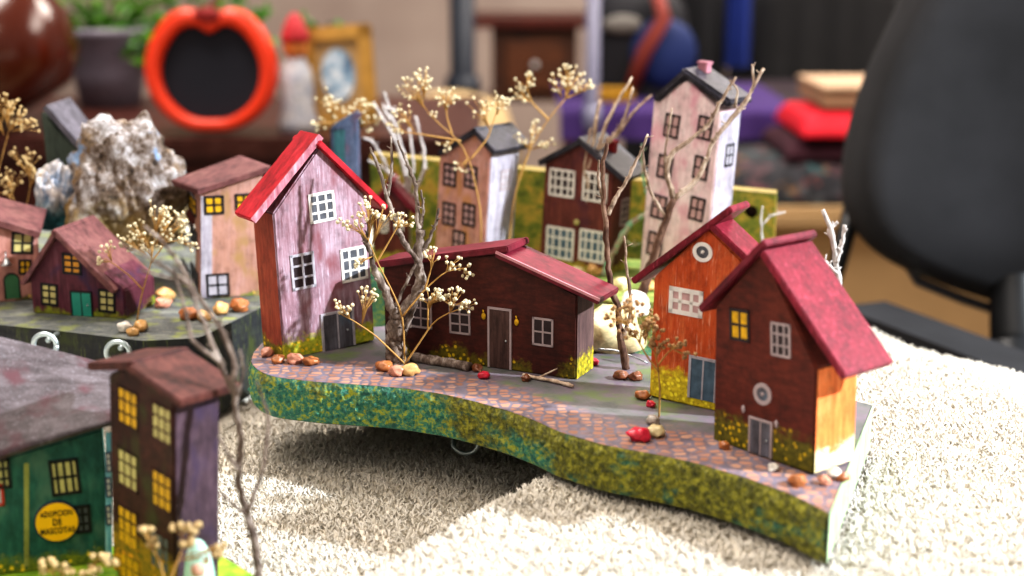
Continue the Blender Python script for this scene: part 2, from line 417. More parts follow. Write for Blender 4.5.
# right end painted pale green, carrier plank below with a hook
a, b = mfr[-1], mbk[-1]; nrm = Vector(((b-a).y, -(b-a).x, 0)).normalized()
MB().grid([[a.lerp(b, k/12)+nrm*.03+Vector((0, 0, -2*w_/4)) for k in range(13)] for w_ in range(5)]).build('painted_end', paint('pale_green_end', ['#7c9c74', '#a8c098', '#c4d4ac'], None), main)
p0, p1 = on_z(361, 423, 0)-L0, on_z(552, 462, 0)-L0
dr = (p1-p0).normalized(); nr = Vector((-dr.y, dr.x, 0))
mb = MB(); mb.prism([(0, 0), ((p1-p0).length, 0), ((p1-p0).length, 1.8), (0, 1.8)], lambda u, v: p0+dr*u+nr*v+Vector((0, 0, .3)), lambda u, v: p0+dr*u+nr*v+Vector((0, 0, 3.0)))
mb.build('carrier_plank', paint('green_plank', ['#2c3c20', '#45582c', '#5a6c38'], None), main, bevel=.08)
h0 = on_z(466, 443, 1.2)-L0; hp = []
for k in range(15):
    g = R(-160+k*22); hp.append(h0+Vector((math.cos(g)*.62, -.5-.15*k/14, math.sin(g)*.55+.2)))
MB().tube([h0+Vector((-.6, 1.0, .1))]+hp, .11, 8).build('cup_hook', M['galv'], main)

# base behind (pink, maroon and white houses), painted back panel
g0 = on_z(560, 290, ZB)
GRASSM = paint('mossy_green_top', ['#4c6a30', '#7c8c48', '#b0a860'], None, grain=(1, 1, 1))
bb, _, _ = board('house_base', 'flat green painted base at the back below the white tower house', [(306,268),(365,270),(430,276),(520,284),(600,300),(640,303),(720,300),(790,282)], [(306,243),(362,246),(440,250),(540,255),(650,260),(790,267)], ZB, 4.5, g0, GRASSM, BODY, EDGE1, amp=.08, n=90, edgename='painted_front_edge')
t = NT('autumn_painted_panel', .6)
f = t.noise((.7, .7, .9), 5, .7); c = t.ramp(f, [(.33, '#34441a'), (.47, '#686c24'), (.58, '#a08434'), (.7, '#86582a')])
PANELM = t.col(t.mix(t.smooth(t.noise((1.8, 1.8, 1.8), 4, .7, (5, 5, 5)), .58, .66), c, '#3e4c1c'))
A0, A1 = on_z(372, 252, 0), on_z(772, 262, 0); yb = 92.0
A0 = on_y(372, 240, yb+1.2); A1 = on_y(774, 240, yb-5)
A0.z = A1.z = .3
pn = thing('back_panel', 'yellow green painted back panel with a round hole behind the houses', 'wooden panel', (A0+A1)/2, (0, 0, math.atan2((A1-A0).y, (A1-A0).x)))
hw = (A1-A0).length/2; W0 = on_y(380, 155, yb+1).z-.3; W1 = on_y(774, 194, yb-5).z-.3
hc = Vector((-hw+(on_y(752, 213, yb-5).x-A0.x)/(A1.x-A0.x)*2*hw, on_y(752, 213, yb-5).z-.3))
n = 24; rh = .42
ring = [(hc.x+rh*math.cos(2*math.pi*k/n), hc.y+rh*math.sin(2*math.pi*k/n)) for k in range(n)]
def sq(k):
    g = 2*math.pi*k/n; m_ = max(abs(math.cos(g)), abs(math.sin(g)))
    return (hc.x+.95*math.cos(g)/m_, hc.y+.95*math.sin(g)/m_)
sqr = [sq(k) for k in range(n)]; mb = MB()
for yv, fl in ((0, 0), (1.3, 1)):
    for k in range(n):
        j = (k+1) % n; q = [(ring[k], ring[j]), (sqr[j], sqr[k])]
        mb.add([Vector((x, yv, z)) for x, z in (ring[k], ring[j], sqr[j], sqr[k])], [(0, 1, 2, 3)])
for k in range(n):
    j = (k+1) % n; mb.add([Vector((ring[k][0], 0, ring[k][1])), Vector((ring[j][0], 0, ring[j][1])), Vector((ring[j][0], 1.3, ring[j][1])), Vector((ring[k][0], 1.3, ring[k][1]))], [(0, 1, 2, 3)])
xa, xb, za, zb = hc.x-.95, hc.x+.95, hc.y-.95, hc.y+.95
def ztop(x): return W0+(W1-W0)*(x+hw)/(2*hw)
def slab(p):
    mb.prism(p, lambda x, z: Vector((x, 0, z)), lambda x, z: Vector((x, 1.3, z)))
slab([(-hw, 0), (xa, 0), (xa, ztop(xa)), (-hw, ztop(-hw))]); slab([(xb, 0), (hw, 0), (hw, ztop(hw)), (xb, ztop(xb))])
slab([(xa, 0), (xb, 0), (xb, za), (xa, za)]); slab([(xa, zb), (xb, zb), (xb, ztop(xb)), (xa, ztop(xa))])
mb.build('panel', PANELM, pn)
MB().add([Vector((x, .9, z)) for x, z in ring], [list(range(n))]).build('hole_shade', M['doorbrown'], pn)  # brown disc closing the hole, stands in for the dark inside
MB().box((0, .65, 0), (.1, .1, .1))
MB().add([Vector((-hw, -.02, ztop(-hw)+.02)), Vector((hw, -.02, ztop(hw)+.02)), Vector((hw, 1.32, ztop(hw)+.02)), Vector((-hw, 1.32, ztop(-hw)+.02))], [(0, 1, 2, 3)]).build('raw_top_edge', paint('raw_wood_edge', ['#7c6838', '#98844c', '#a8945c'], None), pn)

# left base
l0 = on_z(120, 335, ZB)
LTOP = paint('grey_weathered_top', ['#3a3e40', '#5c6060', '#84867e'], None, grain=(.8, 2.5, 2), stain='#7c8448', wash='#9c9a8c')
EDGE2 = paint('dark_worn_edge', ['#14161a', '#202328', '#30342e'], None, grain=(.5, .5, 3), stain='#343c1c', wash='#5c6434')
lb, lfr, lbk = board('house_base', 'grey weathered wooden base at left carrying the rocks and pink houses', [(-60,318),(0,325),(60,331),(143,341),(199,338),(230,323),(262,307)], [(-60,232),(0,230),(120,228),(200,232),(262,262)], ZB, 4.6, l0, LTOP, paint('black_board_shade', ['#16171b', '#24262c', '#34363c'], None), EDGE2, amp=.05, n=120, topname='weathered_top', edgename='worn_front_edge')  # made tall: its black lower side stands in for shadow under the base
for px, py, rr in ((45, 345, .78), (118, 353, .8)):
    c_ = on_y(px, py, (on_z(px, 336, ZB)).y-1.2)-l0
    pts = [c_+Vector((math.cos(2*math.pi*k/24)*rr*.75, 0, math.sin(2*math.pi*k/24)*rr*.75)) for k in range(25)]
    MB().tube(pts, (.14), 8).tube([c_+Vector((0, .5, .1)), c_+Vector((0, 2.0, 0))], .15, 8).build('ring_hook', M['galv'], lb)

# ------------------------------------------------------------------ houses
class House:
    def __init__(s, name, label, b0, b1, z, depth, tl, tr, pk, wall, lean=None, group=None, side=None, bevel=.07):
        P0, P1 = on_z(*b0, z), on_z(*b1, z); mid = (P0+P1)/2; d = P1-P0
        s.W = d.length; s.d = depth; s.rz = math.atan2(d.y, d.x); s.mid = mid; s.lean = 0
        s.inv()
        if lean is None:
            a, b = s.fp(*tl), s.fp(*tr)
            lean = math.degrees((math.atan2(a.x+s.W/2, a.z)+math.atan2(b.x-s.W/2, b.z))/2); lean = max(-5, min(5, lean))
        s.lean = R(lean); s.inv()
        s.o = thing(name, label, 'miniature house', mid, (0, s.lean, s.rz), group)
        s.hl = s.fp(*tl).z; s.hr = s.fp(*tr).z
        poly = [(-s.W/2, 0), (s.W/2, 0), (s.W/2, s.hr)]
        if pk: p = s.fp(*pk); s.pk = p; poly.append((p.x, p.z))
        poly.append((-s.W/2, s.hl)); s.poly = poly
        mb = MB().prism(poly, lambda u, w: Vector((u, 0, w)), lambda u, w: Vector((u, depth, w)))
        s.wall = mb.build('walls', wall, s.o, bevel=bevel)
        if side:
            for sg, m_ in side:
                hh = s.hr if sg > 0 else s.hl
                x = sg*(s.W/2+.012)
                MB().add([Vector((x, .07, .03)), Vector((x, depth-.07, .03)), Vector((x, depth-.07, hh-.05)), Vector((x, .07, hh-.05))], [(0, 1, 2, 3)]).build('painted_side', m_, s.o)
        print(name, 'W %.1f hl %.1f hr %.1f lean %.1f y %.1f' % (s.W, s.hl, s.hr, lean, mid.y))
    def inv(s):
        s.M = Matrix.Translation(s.mid) @ Matrix.Rotation(s.rz, 4, 'Z') @ Matrix.Rotation(s.lean, 4, 'Y'); s.I = s.M.inverted()
    def _r(s, px, py):
        return s.I @ CAM, s.I.to_3x3() @ ray(px, py)
    def fp(s, px, py, v=0):
        c, d = s._r(px, py); return c+d*((v-c.y)/d.y)
    def sp(s, px, py, sg):
        c, d = s._r(px, py); return c+d*((sg*s.W/2-c.x)/d.x)
    def gable(s, lo, hi, th, mat, of=.35, ob=.35, name='roof_panel', bevel=.05, edge=None):
        """slab whose upper front edge runs lo -> hi (pixels on the plane of the front overhang)"""
        a, b = s.fp(*lo, -of), s.fp(*hi, -of)
        if a.x > b.x: a, b = b, a
        t_ = Vector((b.x-a.x, 0, b.z-a.z)).normalized(); n_ = Vector((t_.z, 0, -t_.x))
        poly = [(a.x, a.z), (a.x+n_.x*th, a.z+n_.z*th), (b.x+n_.x*th, b.z+n_.z*th), (b.x, b.z)]
        ro = MB().prism(poly, lambda u, w: Vector((u, -of, w)), lambda u, w: Vector((u, s.d+ob, w))).build(name, mat, s.o, bevel=bevel)
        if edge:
            q = [(p[0]+.02*n_.x, p[1]+.02*n_.z) for p in poly]; k = .4 if edge is M['edge_highlight'] else .9
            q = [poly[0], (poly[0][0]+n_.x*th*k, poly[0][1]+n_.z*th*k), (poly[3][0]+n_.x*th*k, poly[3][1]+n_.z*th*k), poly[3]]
            MB().prism(q, lambda u, w: Vector((u, -of-.02, w)), lambda u, w: Vector((u, -of+.05, w))).build('edge_strip', edge, ro)
        return ro
    def quad(s, pts, th, mat, name='roof_panel', sub=14, sag=0):
        """slab from four (px, py, v): front-left, front-right, back-right, back-left"""
        P = [s.fp(x, y, v) for x, y, v in pts]; top = []
        n_ = (P[1]-P[0]).cross(P[3]-P[0]).normalized()
        if n_.z < 0: n_ = -n_
        for j in range(sub+1):
            top.append([P[0].lerp(P[1], i/sub).lerp(P[3].lerp(P[2], i/sub), j/sub)-n_*(sag*math.sin(math.pi*i/sub)*(1-.3*j/sub)) for i in range(sub+1)])
        mb = MB().grid(top); bot = [[p-n_*th for p in r_] for r_ in top]; mb.grid(bot, flip=True)
        for e in ((top[0], bot[0]), (bot[-1], top[-1])): mb.grid([e[0], e[1]], smooth=False)
        mb.grid([[r_[0] for r_ in top], [r_[0] for r_ in bot]], smooth=False); mb.grid([[r_[-1] for r_ in bot], [r_[-1] for r_ in top]], smooth=False)
        bm_o = mb.build(name, mat, s.o, recalc=False)
        bm = bmesh.new(); bm.from_mesh(bm_o.data); bmesh.ops.remove_doubles(bm, verts=bm.verts, dist=1e-6); bmesh.ops.recalc_face_normals(bm, faces=bm.faces); bm.to_mesh(bm_o.data); bm.free()
        return bm_o
    def map(s, face):
        if face == 'F': return (lambda px, py: ((lambda q: (q.x, q.z))(s.fp(px, py)))), (lambda a, b, o: Vector((a, -o, b)))
        sg = 1 if face == 'R' else -1
        return (lambda px, py: ((lambda q: (q.y, q.z))(s.sp(px, py, sg)))), (lambda a, b, o: Vector((sg*(s.W/2+.012+o), a, b)))
    def _size(s, to, cx, cy, w, h):
        c = to(cx, cy); e, f_ = to(cx-w/2, cy), to(cx+w/2, cy); g, k = to(cx, cy-h/2), to(cx, cy+h/2)
        return c, abs(f_[0]-e[0]), abs(g[1]-k[1])
    def window(s, face, cx, cy, w, h, nx, ny, frame, pane, bar=.1, tilt=0, name='window', out=.05):
        to, at = s.map(face); c, w, h = s._size(to, cx, cy, w, h)
        ca, sa = math.cos(R(tilt)), math.sin(R(tilt))
        def P(a, b, o): return at(c[0]+a*ca-b*sa, c[1]+a*sa+b*ca, o)
        def plate(mb, a0, a1, b0, b1, o0, o1):
            mb.add([P(a, b, o) for o in (o0, o1) for a, b in ((a0, b0), (a1, b0), (a1, b1), (a0, b1))], [(3,2,1,0),(4,5,6,7),(0,1,5,4),(1,2,6,5),(2,3,7,6),(3,0,4,7)])
        fr = MB(); b2 = bar
        plate(fr, -w/2, w/2, -h/2, -h/2+b2, -.02, out); plate(fr, -w/2, w/2, h/2-b2, h/2, -.02, out)
        plate(fr, -w/2, -w/2+b2, -h/2, h/2, -.02, out); plate(fr, w/2-b2, w/2, -h/2, h/2, -.02, out)
        for i in range(1, nx): plate(fr, -w/2+w*i/nx-bar*.4, -w/2+w*i/nx+bar*.4, -h/2, h/2, -.02, out*.85)
        for j in range(1, ny): plate(fr, -w/2, w/2, -h/2+h*j/ny-bar*.4, -h/2+h*j/ny+bar*.4, -.02, out*.85)
        fo = fr.build(name, frame, s.o); pm = MB(); plate(pm, -w/2+.02, w/2-.02, -h/2+.02, h/2-.02, -.02, .015); pm.build('pane', pane, fo)
        return fo
    def roundwin(s, cx, cy, r_, frame, pane, ry=None):
        to, at = s.map('F'); c, w, h = s._size(to, cx, cy, 2*r_, 2*(ry or r_)); n = 28; fr = MB(); rows = []
        for k, o in ((1, -.02), (1, .06), (.62, .06), (.62, -.02)):
            rows.append([at(c[0]+w/2*k*math.cos(2*math.pi*i/n), c[1]+h/2*k*math.sin(2*math.pi*i/n), o) for i in range(n+1)])
        fo = fr.grid(rows, smooth=False).build('round_window', frame, s.o)
        MB().add([at(c[0]+w/2*.65*math.cos(2*math.pi*i/n), c[1]+h/2*.65*math.sin(2*math.pi*i/n), .02) for i in range(n)], [list(range(n))]).build('pane', pane, fo)
        MB().ball(at(c[0], c[1], .03), w*.1, 1).build('boss', frame, fo)
    def door(s, cx, cy, w, h, leaf, frame, face='F', arch=False, knob=True, bar=.12, split=False, tilt=0):
        to, at = s.map(face); c, w, h = s._size(to, cx, cy, w, h)
        x0, x1, z0, z1 = c[0]-w/2, c[0]+w/2, max(.02, c[1]-h/2), c[1]+h/2
        poly = [(x0, z0), (x1, z0), (x1, z1), (x0, z1)]
        if arch: poly = [(x0, z0), (x1, z0)]+[(c[0]+w/2*math.cos(R(g)), z1-w/2+w/2*math.sin(R(g))) for g in range(0, 181, 15)]
        do = MB().prism(poly, lambda a, b: at(a, b, .04), lambda a, b: at(a, b, -.02)).build('door', leaf, s.o)
        fm = MB()
        def bx(a0, a1, b0, b1, o=.08): fm.add([at(a, b, q) for q in (-.02, o) for a, b in ((a0, b0), (a1, b0), (a1, b1), (a0, b1))], [(3,2,1,0),(4,5,6,7),(0,1,5,4),(1,2,6,5),(2,3,7,6),(3,0,4,7)])
        if not arch:
            bx(x0-bar, x0, z0, z1+bar); bx(x1, x1+bar, z0, z1+bar); bx(x0, x1, z1, z1+bar)
            if split: bx(c[0]-bar/3, c[0]+bar/3, z0, z1, .06)
        else:
            for i in range(len(poly)-1):
                if i == 0: continue
                fm.tube([at(*poly[i], .03), at(*poly[i+1], .03)], bar*.45, 6)
            fm.tube([at(*poly[-1], .03), at(x0, z0, .03)], bar*.45, 6)
        fm.build('door_frame', frame, do)
        if knob: MB().ball(at(x1-w*.18, z0+(z1-z0)*.48, .06), .07, 1).build('knob', M['metal'], do)
        return do
    def stripe(s, px0, px1, py0, py1, mat, name='painted_stripe'):
        a, b = s.fp(px0, py1), s.fp(px1, py1); c, d = s.fp(px0, py0), s.fp(px1, py0)
        MB().add([Vector((p.x, -.014, p.z)) for p in (a, b, d, c)], [(0, 1, 2, 3)]).build(name, mat, s.o)
    def chimney(s, px, py, w, h, v, mat):
        q = s.fp(px, py, v); k = s.fp(px+w, py, v).x-q.x; hh = s.fp(px, py-h, v).z-q.z
        MB().box((q.x, v, q.z+hh/2-.4), (k, k, hh+.8)).box((q.x, v, q.z+hh-.08), (k*1.18, k*1.18, .16)).build('chimney', mat, s.o, bevel=.03)

# mauve house
h = House('gabled_house', 'tall mauve gabled house with bright red roof beside the grey tree', (284,359), (375,342), ZB, 2.3, (273,214), (367,199), (320,146), M['mauve'], side=[(-1, M['redside'])])
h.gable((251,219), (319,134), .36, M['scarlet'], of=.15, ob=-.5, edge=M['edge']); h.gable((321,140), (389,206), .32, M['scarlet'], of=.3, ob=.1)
h.window('F', 322, 207, 26, 30, 3, 3, M['white'], M['greypane'], .13, 2); h.window('F', 303, 271, 24, 36, 2, 3, M['palepane'], M['darkpane'], .13, 1); h.window('F', 354, 264, 26, 34, 3, 3, M['white'], M['greypane'], .13, 1)
h.door(338, 332, 29, 38, M['doorgrey'], M['palepane'], split=True)
# long brown house
h = House('long_house', 'low long dark brown house with dark red roof and grey door', (385,352), (576,380), ZB, 2.1, (385,263), (577,295), (497,254), M['brown'], lean=0, side=[(1, paint('grey_brown_side', ['#3c2a2c', '#56403e', '#6a524e'], (.9, '#5c5a18', '#a8981c')))])
h.gable((374,262), (507,246), .32, M['maroonroof'], of=.25, ob=0); h.gable((496,251), (600,299), .32, M['maroonroof'], of=.3, ob=.0, edge=M['edge_highlight'])
h.window('F', 460, 319, 21, 30, 2, 3, M['palegrey'], M['darkpane'], .1, 1); h.window('F', 543, 332, 21, 28, 2, 2, M['palegrey'], M['darkpane'], .1); h.window('F', 421, 313, 22, 30, 2, 3, M['palegrey'], M['darkpane'], .1)
h.door(500, 339, 20, 58, M['doorbrown'], M['palegrey'], bar=.1)
for px, py in ((484, 316), (517, 322)):
    q = h.fp(px, py); MB().ball((q.x, -.05, q.z), .15, 2, scale=(.8, .5, 1.2)).tube([(q.x, 0, q.z+.1), (q.x, -.12, q.z+.32)], .04, 5).build('wall_dot', M['yellowpane'], h.o)  # raised yellow dots of wall paint, not lamps
# orange house
h = House('gabled_house', 'orange wooden house with round gable window and crimson roof behind the twigs', (649,397), (757,420), ZB, 1.5, (648,276), (757,282), (708,228), M['orange'], lean=1.0)
h.gable((630,279), (729,206), .3, M['crimson'], of=.25, ob=.0); h.gable((711,222), (772,280), .3, M['crimson'], of=.25, ob=.0)
h.roundwin(703, 252, 10, M['white'], M['greypane']); h.window('F', 686, 302, 34, 27, 3, 2, M['white'], M['pinkpane'], .2, 0)
h.door(703, 380, 24, 40, M['bluepane'], M['palepane'], knob=False, split=True)
# front right house
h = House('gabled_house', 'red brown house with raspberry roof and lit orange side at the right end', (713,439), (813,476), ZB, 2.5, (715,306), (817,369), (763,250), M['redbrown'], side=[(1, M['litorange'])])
h.gable((697,307), (762,239), .3, M['maroonroof'], of=.3, ob=.3); h.gable((763,250), (846,376), .32, M['crimson'], of=.3, ob=.1)
h.window('F', 740, 325, 20, 32, 2, 2, M['darkpane'], M['yellowpane'], .12, 3); h.window('F', 781, 340, 20, 34, 3, 3, M['palegrey'], M['darkpane'], .1, 3)
h.roundwin(763, 394, 9, M['palegrey'], M['doorgrey'], 11); h.door(761, 438, 20, 34, M['doorgrey'], M['palegrey'], split=True, bar=.09)
for px, py in ((744, 409), (777, 424)):
    q = h.fp(px, py); MB().ball((q.x, -.04, q.z), .13, 1, scale=(.8, .6, 1.5)).build('wall_dot', M['palegrey'], h.o)
# white tower
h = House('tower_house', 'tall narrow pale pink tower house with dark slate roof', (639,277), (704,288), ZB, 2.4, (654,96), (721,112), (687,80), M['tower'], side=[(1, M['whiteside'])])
h.gable((651,97), (684,68), .5, M['slate'], of=.3, ob=.1, bevel=.15); h.gable((682,67), (731,101), .5, M['slate'], of=.3, ob=.1, bevel=.15)
for x, y in ((672, 126), (705, 128), (665, 167), (701, 168), (659, 207), (697, 209), (655, 244)): h.window('F', x, y, 15, 24, 2, 2, M['black'], M['pinkpane'], .12, -4)
h.window('R', 729, 155, 8, 22, 2, 2, M['black'], M['palepane'], .12)
h.chimney(704, 74, 9, 13, 1.4, M['pinkchim'])
# pink house
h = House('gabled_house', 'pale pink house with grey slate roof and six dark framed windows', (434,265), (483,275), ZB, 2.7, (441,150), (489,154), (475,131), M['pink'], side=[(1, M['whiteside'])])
h.gable((437,151), (475,127), .35, M['slate'], of=.3, ob=.3); h.gable((473,127), (495,151), .35, M['slate'], of=.3, ob=.5)
for x, y in ((450, 175), (471, 177), (449, 214), (469, 215), (459, 242)): h.window('F', x, y, 13, 23, 2, 3 if y < 230 else 2, M['black'], M['pinkpane'], .14, 1)
h.window('R', 505, 180, 9, 20, 2, 3, M['palegrey'], M['palepane'], .1)
# maroon house
h = House('gabled_house', 'dark maroon house with white grid windows behind the greenish twigs', (539,267), (606,276), ZB, 2.7, (546,162), (613,174), (578,142), M['marron'])
h.gable((537,161), (580,138), .35, M['slate'], of=.3, ob=.3); h.gable((578,137), (626,179), .35, M['slate'], of=.3, ob=.4)
for x, y, w_, hh in ((562, 183, 26, 28), (595, 187, 25, 30), (560, 243, 28, 32), (592, 246, 26, 32)): h.window('F', x, y, w_, hh, 4, 3, M['white'], M['bluepane'] if y > 220 else M['darkpane'], .15, 1)
h.window('R', 624, 212, 7, 26, 2, 4, M['palegrey'], M['darkpane'], .1)
h.chimney(611, 157, 8, 17, 1.6, M['brick'])
q = h.fp(577, 222); MB().ball((q.x, -.06, q.z), .2, 2, scale=(1, .6, 1)).build('wall_dot', M['creampane'], h.o)
# dark plum cottage (left)
h = House('gabled_cottage', 'small dark plum cottage with dusty red roof and green door', (33,313), (126,319), ZB, 3.5, (33,279), (117,290), (54,232), M['plum'], lean=0)
h.gable((19,283), (54,230), .25, M['dustyroof'], of=.45, ob=.3); h.gable((53,229), (115,291), .3, M['dustyroof'], of=.45, ob=.35)
h.window('F', 72, 264, 19, 21, 2, 3, M['black'], M['orangepane'], .14, -2); h.window('F', 49.5, 294.5, 17, 22, 2, 3, M['black'], M['creampane'], .13, -3); h.window('F', 107, 301, 17, 23, 2, 3, M['black'], M['creampane'], .13, -3)
h.door(82, 305, 19, 25, M['doorteal'], M['black'], split=True, knob=True, bar=.08)
# dusty pink house (left)
h = House('shed_roof_house', 'dusty pink two storey house with one slanting roof and yellow windows', (201,300), (263,295), ZB, 2.4, (199,192), (264,172), None, M['dusty'], side=[(-1, M['dusty'])])
h.quad([(197, 190, -.35), (271, 166, -.35), (240, 155, 2.8), (171, 180, 2.8)], .3, M['dustyroof'])
h.stripe(201, 212, 196, 298, M['whiteside'])
h.window('F', 214, 205, 20, 19, 2, 2, M['black'], M['yellowpane'], .14, 2); h.window('F', 244, 202, 18, 17, 2, 2, M['black'], M['yellowpane'], .14, 2); h.window('F', 218, 285, 23, 23, 2, 2, M['black'], M['palepane'], .12, 2)
for x, y, m_ in ((182, 199, 'creampane'), (193, 204, 'yellowpane'), (182, 232, 'greypane'), (194, 236, 'greypane'), (186, 272, 'greypane'), (195, 276, 'greypane')): h.window('L', x, y, 7, 17, 2, 2, M['black'], M[m_], .12)
# far left pink house
h = House('shed_roof_house', 'rosy pink house with arched green door at the left edge of the photo', (-30,305), (43,299), ZB, 2.4, (-26,222), (44,232), None, paint('rosy_wood', ['#8a5a54', '#ab7a70', '#b98a80'], (.0, '#3c3a20', '#5c5a24'), stain='#8c5c4c'), lean=0)
h.quad([(-36, 210, -.5), (41, 233, -.5), (47, 209, 2.6), (-28, 190, 2.6)], .35, M['dustyroof'])
h.window('F', 22.5, 243, 22, 22, 2, 2, M['black'], M['creampane'], .14, -6); h.window('F', 25, 267, 13, 15, 2, 2, M['black'], M['yellowpane'], .12, -4)
h.door(12, 286, 15, 25, M['doorgreen'], M['black'], arch=True, bar=.1, knob=False)
q = h.fp(6, 260); MB().lathe([(.06, .42), (.14, .3), (.22, .12), (.34, 0)], (q.x, -.35, q.z-.2), 14).tube([(q.x, 0, q.z+.5), (q.x, -.35, q.z+.45), (q.x, -.35, q.z+.2)], .04, 5).build('bell', M['metal'], h.o)
# front left dark tower
ZF = 1.1
h = House('tower_house', 'blurred dark brown tower house with yellow windows in the left foreground', (113,574), (175,606), ZF, 2.0, (113,376), (177,402), (127,368), M['darkbrown'], side=[(1, M['violet'])])
h.gable((124,362), (180,401), .3, M['brownroof'], of=.3, ob=.35); h.gable((86,363), (128,362), .3, M['brownroof'], of=.3, ob=.35)
for x, y, m_ in ((128, 408, 'yellowpane'), (162, 424, 'creampane'), (128, 470, 'creampane'), (162, 491, 'yellowpane'), (128, 527, 'yellowpane'), (160, 552, 'greypane'), (130, 575, 'yellowpane')): h.window('F', x, y, 20, 38, 3, 3, M['darkbrown'], M[m_], .1, 0, out=.03)
# green shed
h = House('animal_shelter_house', 'teal green wooden house with big grey roof and round yellow sign', (-40,580), (112,562), ZF, 3.6, (-40,474), (113,428), None, M['teal'], lean=0)
h.quad([(-50, 474, -.5), (117, 421, -.5), (117, 366, 4.2), (-50, 325, 4.2)], .22, M['greyroof'], sag=-.12)
h.window('F', 65, 477, 30, 36, 4, 2, M['black'], M['creampane'], .12, 2); h.window('F', 83, 519, 16, 28, 2, 3, M['black'], M['greypane'], .12); h.window('F', 0, 474, 22, 30, 3, 3, M['black'], M['creampane'], .12)
h.stripe(24, 29, 463, 566, paint('olive_post', ['#6c7038', '#8c8c48', '#a0a058'], None), 'corner_post'); h.stripe(105.5, 112, 432, 562, paint('pale_blue_corner', ['#4a90a8', '#7cb8cc', '#a8d4dc'], None), 'painted_corner')
for y in (462, 487, 515): h.window('F', 108.5, y, 6, 20, 1, 3, M['bluegrey'], M['white'], .06)
s_c = h.fp(57, 521); rr = (h.fp(80, 521).x-h.fp(34, 521).x)/2
def disc(r_, o0, o1): return MB().lathe([(r_, 0), (r_, .08)], n=40)
mb = MB(); n = 44
mb.prism([(s_c.x+rr*math.cos(2*math.pi*k/n), s_c.z+rr*math.sin(2*math.pi*k/n)) for k in range(n)], lambda a, b: Vector((a, -.09, b)), lambda a, b: Vector((a, .02, b)))
sg = mb.build('round_sign', plain('navy_sign_rim', '#1e2448', .5), h.o)
mb = MB(); mb.prism([(s_c.x+rr*.93*math.cos(2*math.pi*k/n), s_c.z+rr*.93*math.sin(2*math.pi*k/n)) for k in range(n)], lambda a, b: Vector((a, -.12, b)), lambda a, b: Vector((a, .0, b)))
mb.build('sign_face', plain('yellow_sign_paint', '#f2b808', .45, var=.08), sg)
for txt, dz in (('ADOPCION', .42), ('DE', 0), ('MASCOTAS', -.42)):
    cu = bpy.data.curves.new('lettering', 'FONT'); cu.body = txt; cu.align_x = 'CENTER'; cu.align_y = 'CENTER'; cu.size = .0042*rr/.9; cu.extrude = .0001; cu.offset = .00005; cu.space_character = 1.08
    to_ = bpy.data.objects.new('lettering', cu); COL.objects.link(to_); bpy.context.view_layer.update()
    me = bpy.data.meshes.new_from_object(to_.evaluated_get(bpy.context.evaluated_depsgraph_get())); bpy.data.objects.remove(to_)
    me.materials.append(M['black']); lo_ = bpy.data.objects.new('lettering', me); COL.objects.link(lo_); lo_.parent = sg
    wd = {'ADOPCION': 1.42, 'DE': .38, 'MASCOTAS': 1.5}[txt]*rr*S; xs = [v.co.x for v in me.vertices]; sc_ = wd/(max(xs)-min(xs)); lo_.scale = (sc_, sc_*1.45, 1)
    lo_.location = Vector((s_c.x, -.135, s_c.z+dz*rr))*S; lo_.rotation_euler = (R(90), 0, 0)
# red framed notice at the left of the shed
h.window('F', -2, 495, 12, 22, 1, 1, plain('red_notice_frame', '#b02c20', .5), M['palepane'], .1, name='red_notice')
# front left base
f0 = on_z(120, 590, ZF)
poly = [on_z(x, y, ZF)-f0 for x, y in ((-80, 700), (300, 640), (268, 584), (222, 556), (110, 546), (-80, 566))]
fb = thing('house_base', 'lime green mossy base under the blurred houses in the left foreground', 'wooden base', f0)
MB().prism([(p.x, p.y) for p in poly], lambda x, y: Vector((x, y, -.6)), lambda x, y: Vector((x, y, -.02))).build('board', BODY, fb, bevel=.1)
MB().add([Vector((p.x, p.y, 0)) for p in poly], [list(range(6))]).build('mossy_top', paint('lime_moss_paint', ['#4c7c1c', '#84a82c', '#b4bc3c'], None, grain=(1, 1, 1)), fb)

# small far houses: dark block with slanting roof, blue grey block, little red roofed hut
h = House('tall_block_house', 'dark grey green block with a slanting slab roof behind the rocks', (58,268), (100,271), ZB, 2.6, (50,112), (96,160), None, M['greenish'], lean=-2)
h.quad([(46, 105, -.3), (104, 172, -.3), (118, 158, 2.9), (70, 97, 2.9)], .35, paint('lavender_slab', ['#38343c', '#504c54', '#68626c'], None))
h = House('tall_block_house', 'blue grey block with curved slanting top behind the mauve house', (334,262), (360,262), ZB, 2.0, (334,128), (359,112), None, M['bluegrey'], lean=0)
P = [h.fp(318+i*4.4, 160-44*math.sin(min(1, i/9)*math.pi/2), -.1) for i in range(10)]
h.quad([(333, 128, -.1), (360, 113, -.1), (360, 111, 2.1), (333, 126, 2.1)], .2, M['bluegrey'], sag=.12)
h.stripe(334, 345, 130, 255, paint('teal_brushed_stripe', ['#1c4048', '#305a60', '#48707a'], None))
h = House('gabled_hut', 'little hut with dark crimson roof between mauve house and white twigs', (374,262), (408,262), ZB, 2.2, (374,204), (408,204), (390,184), M['marron'], lean=0)
h.gable((366,212), (391,180), .35, M['crimson']); h.gable((389,180), (418,212), .35, M['maroonroof'])
h.window('F', 384, 225, 9, 16, 2, 2, M['white'], M['darkpane'], .12); h.window('F', 399, 225, 9, 16, 2, 2, M['white'], M['darkpane'], .12)

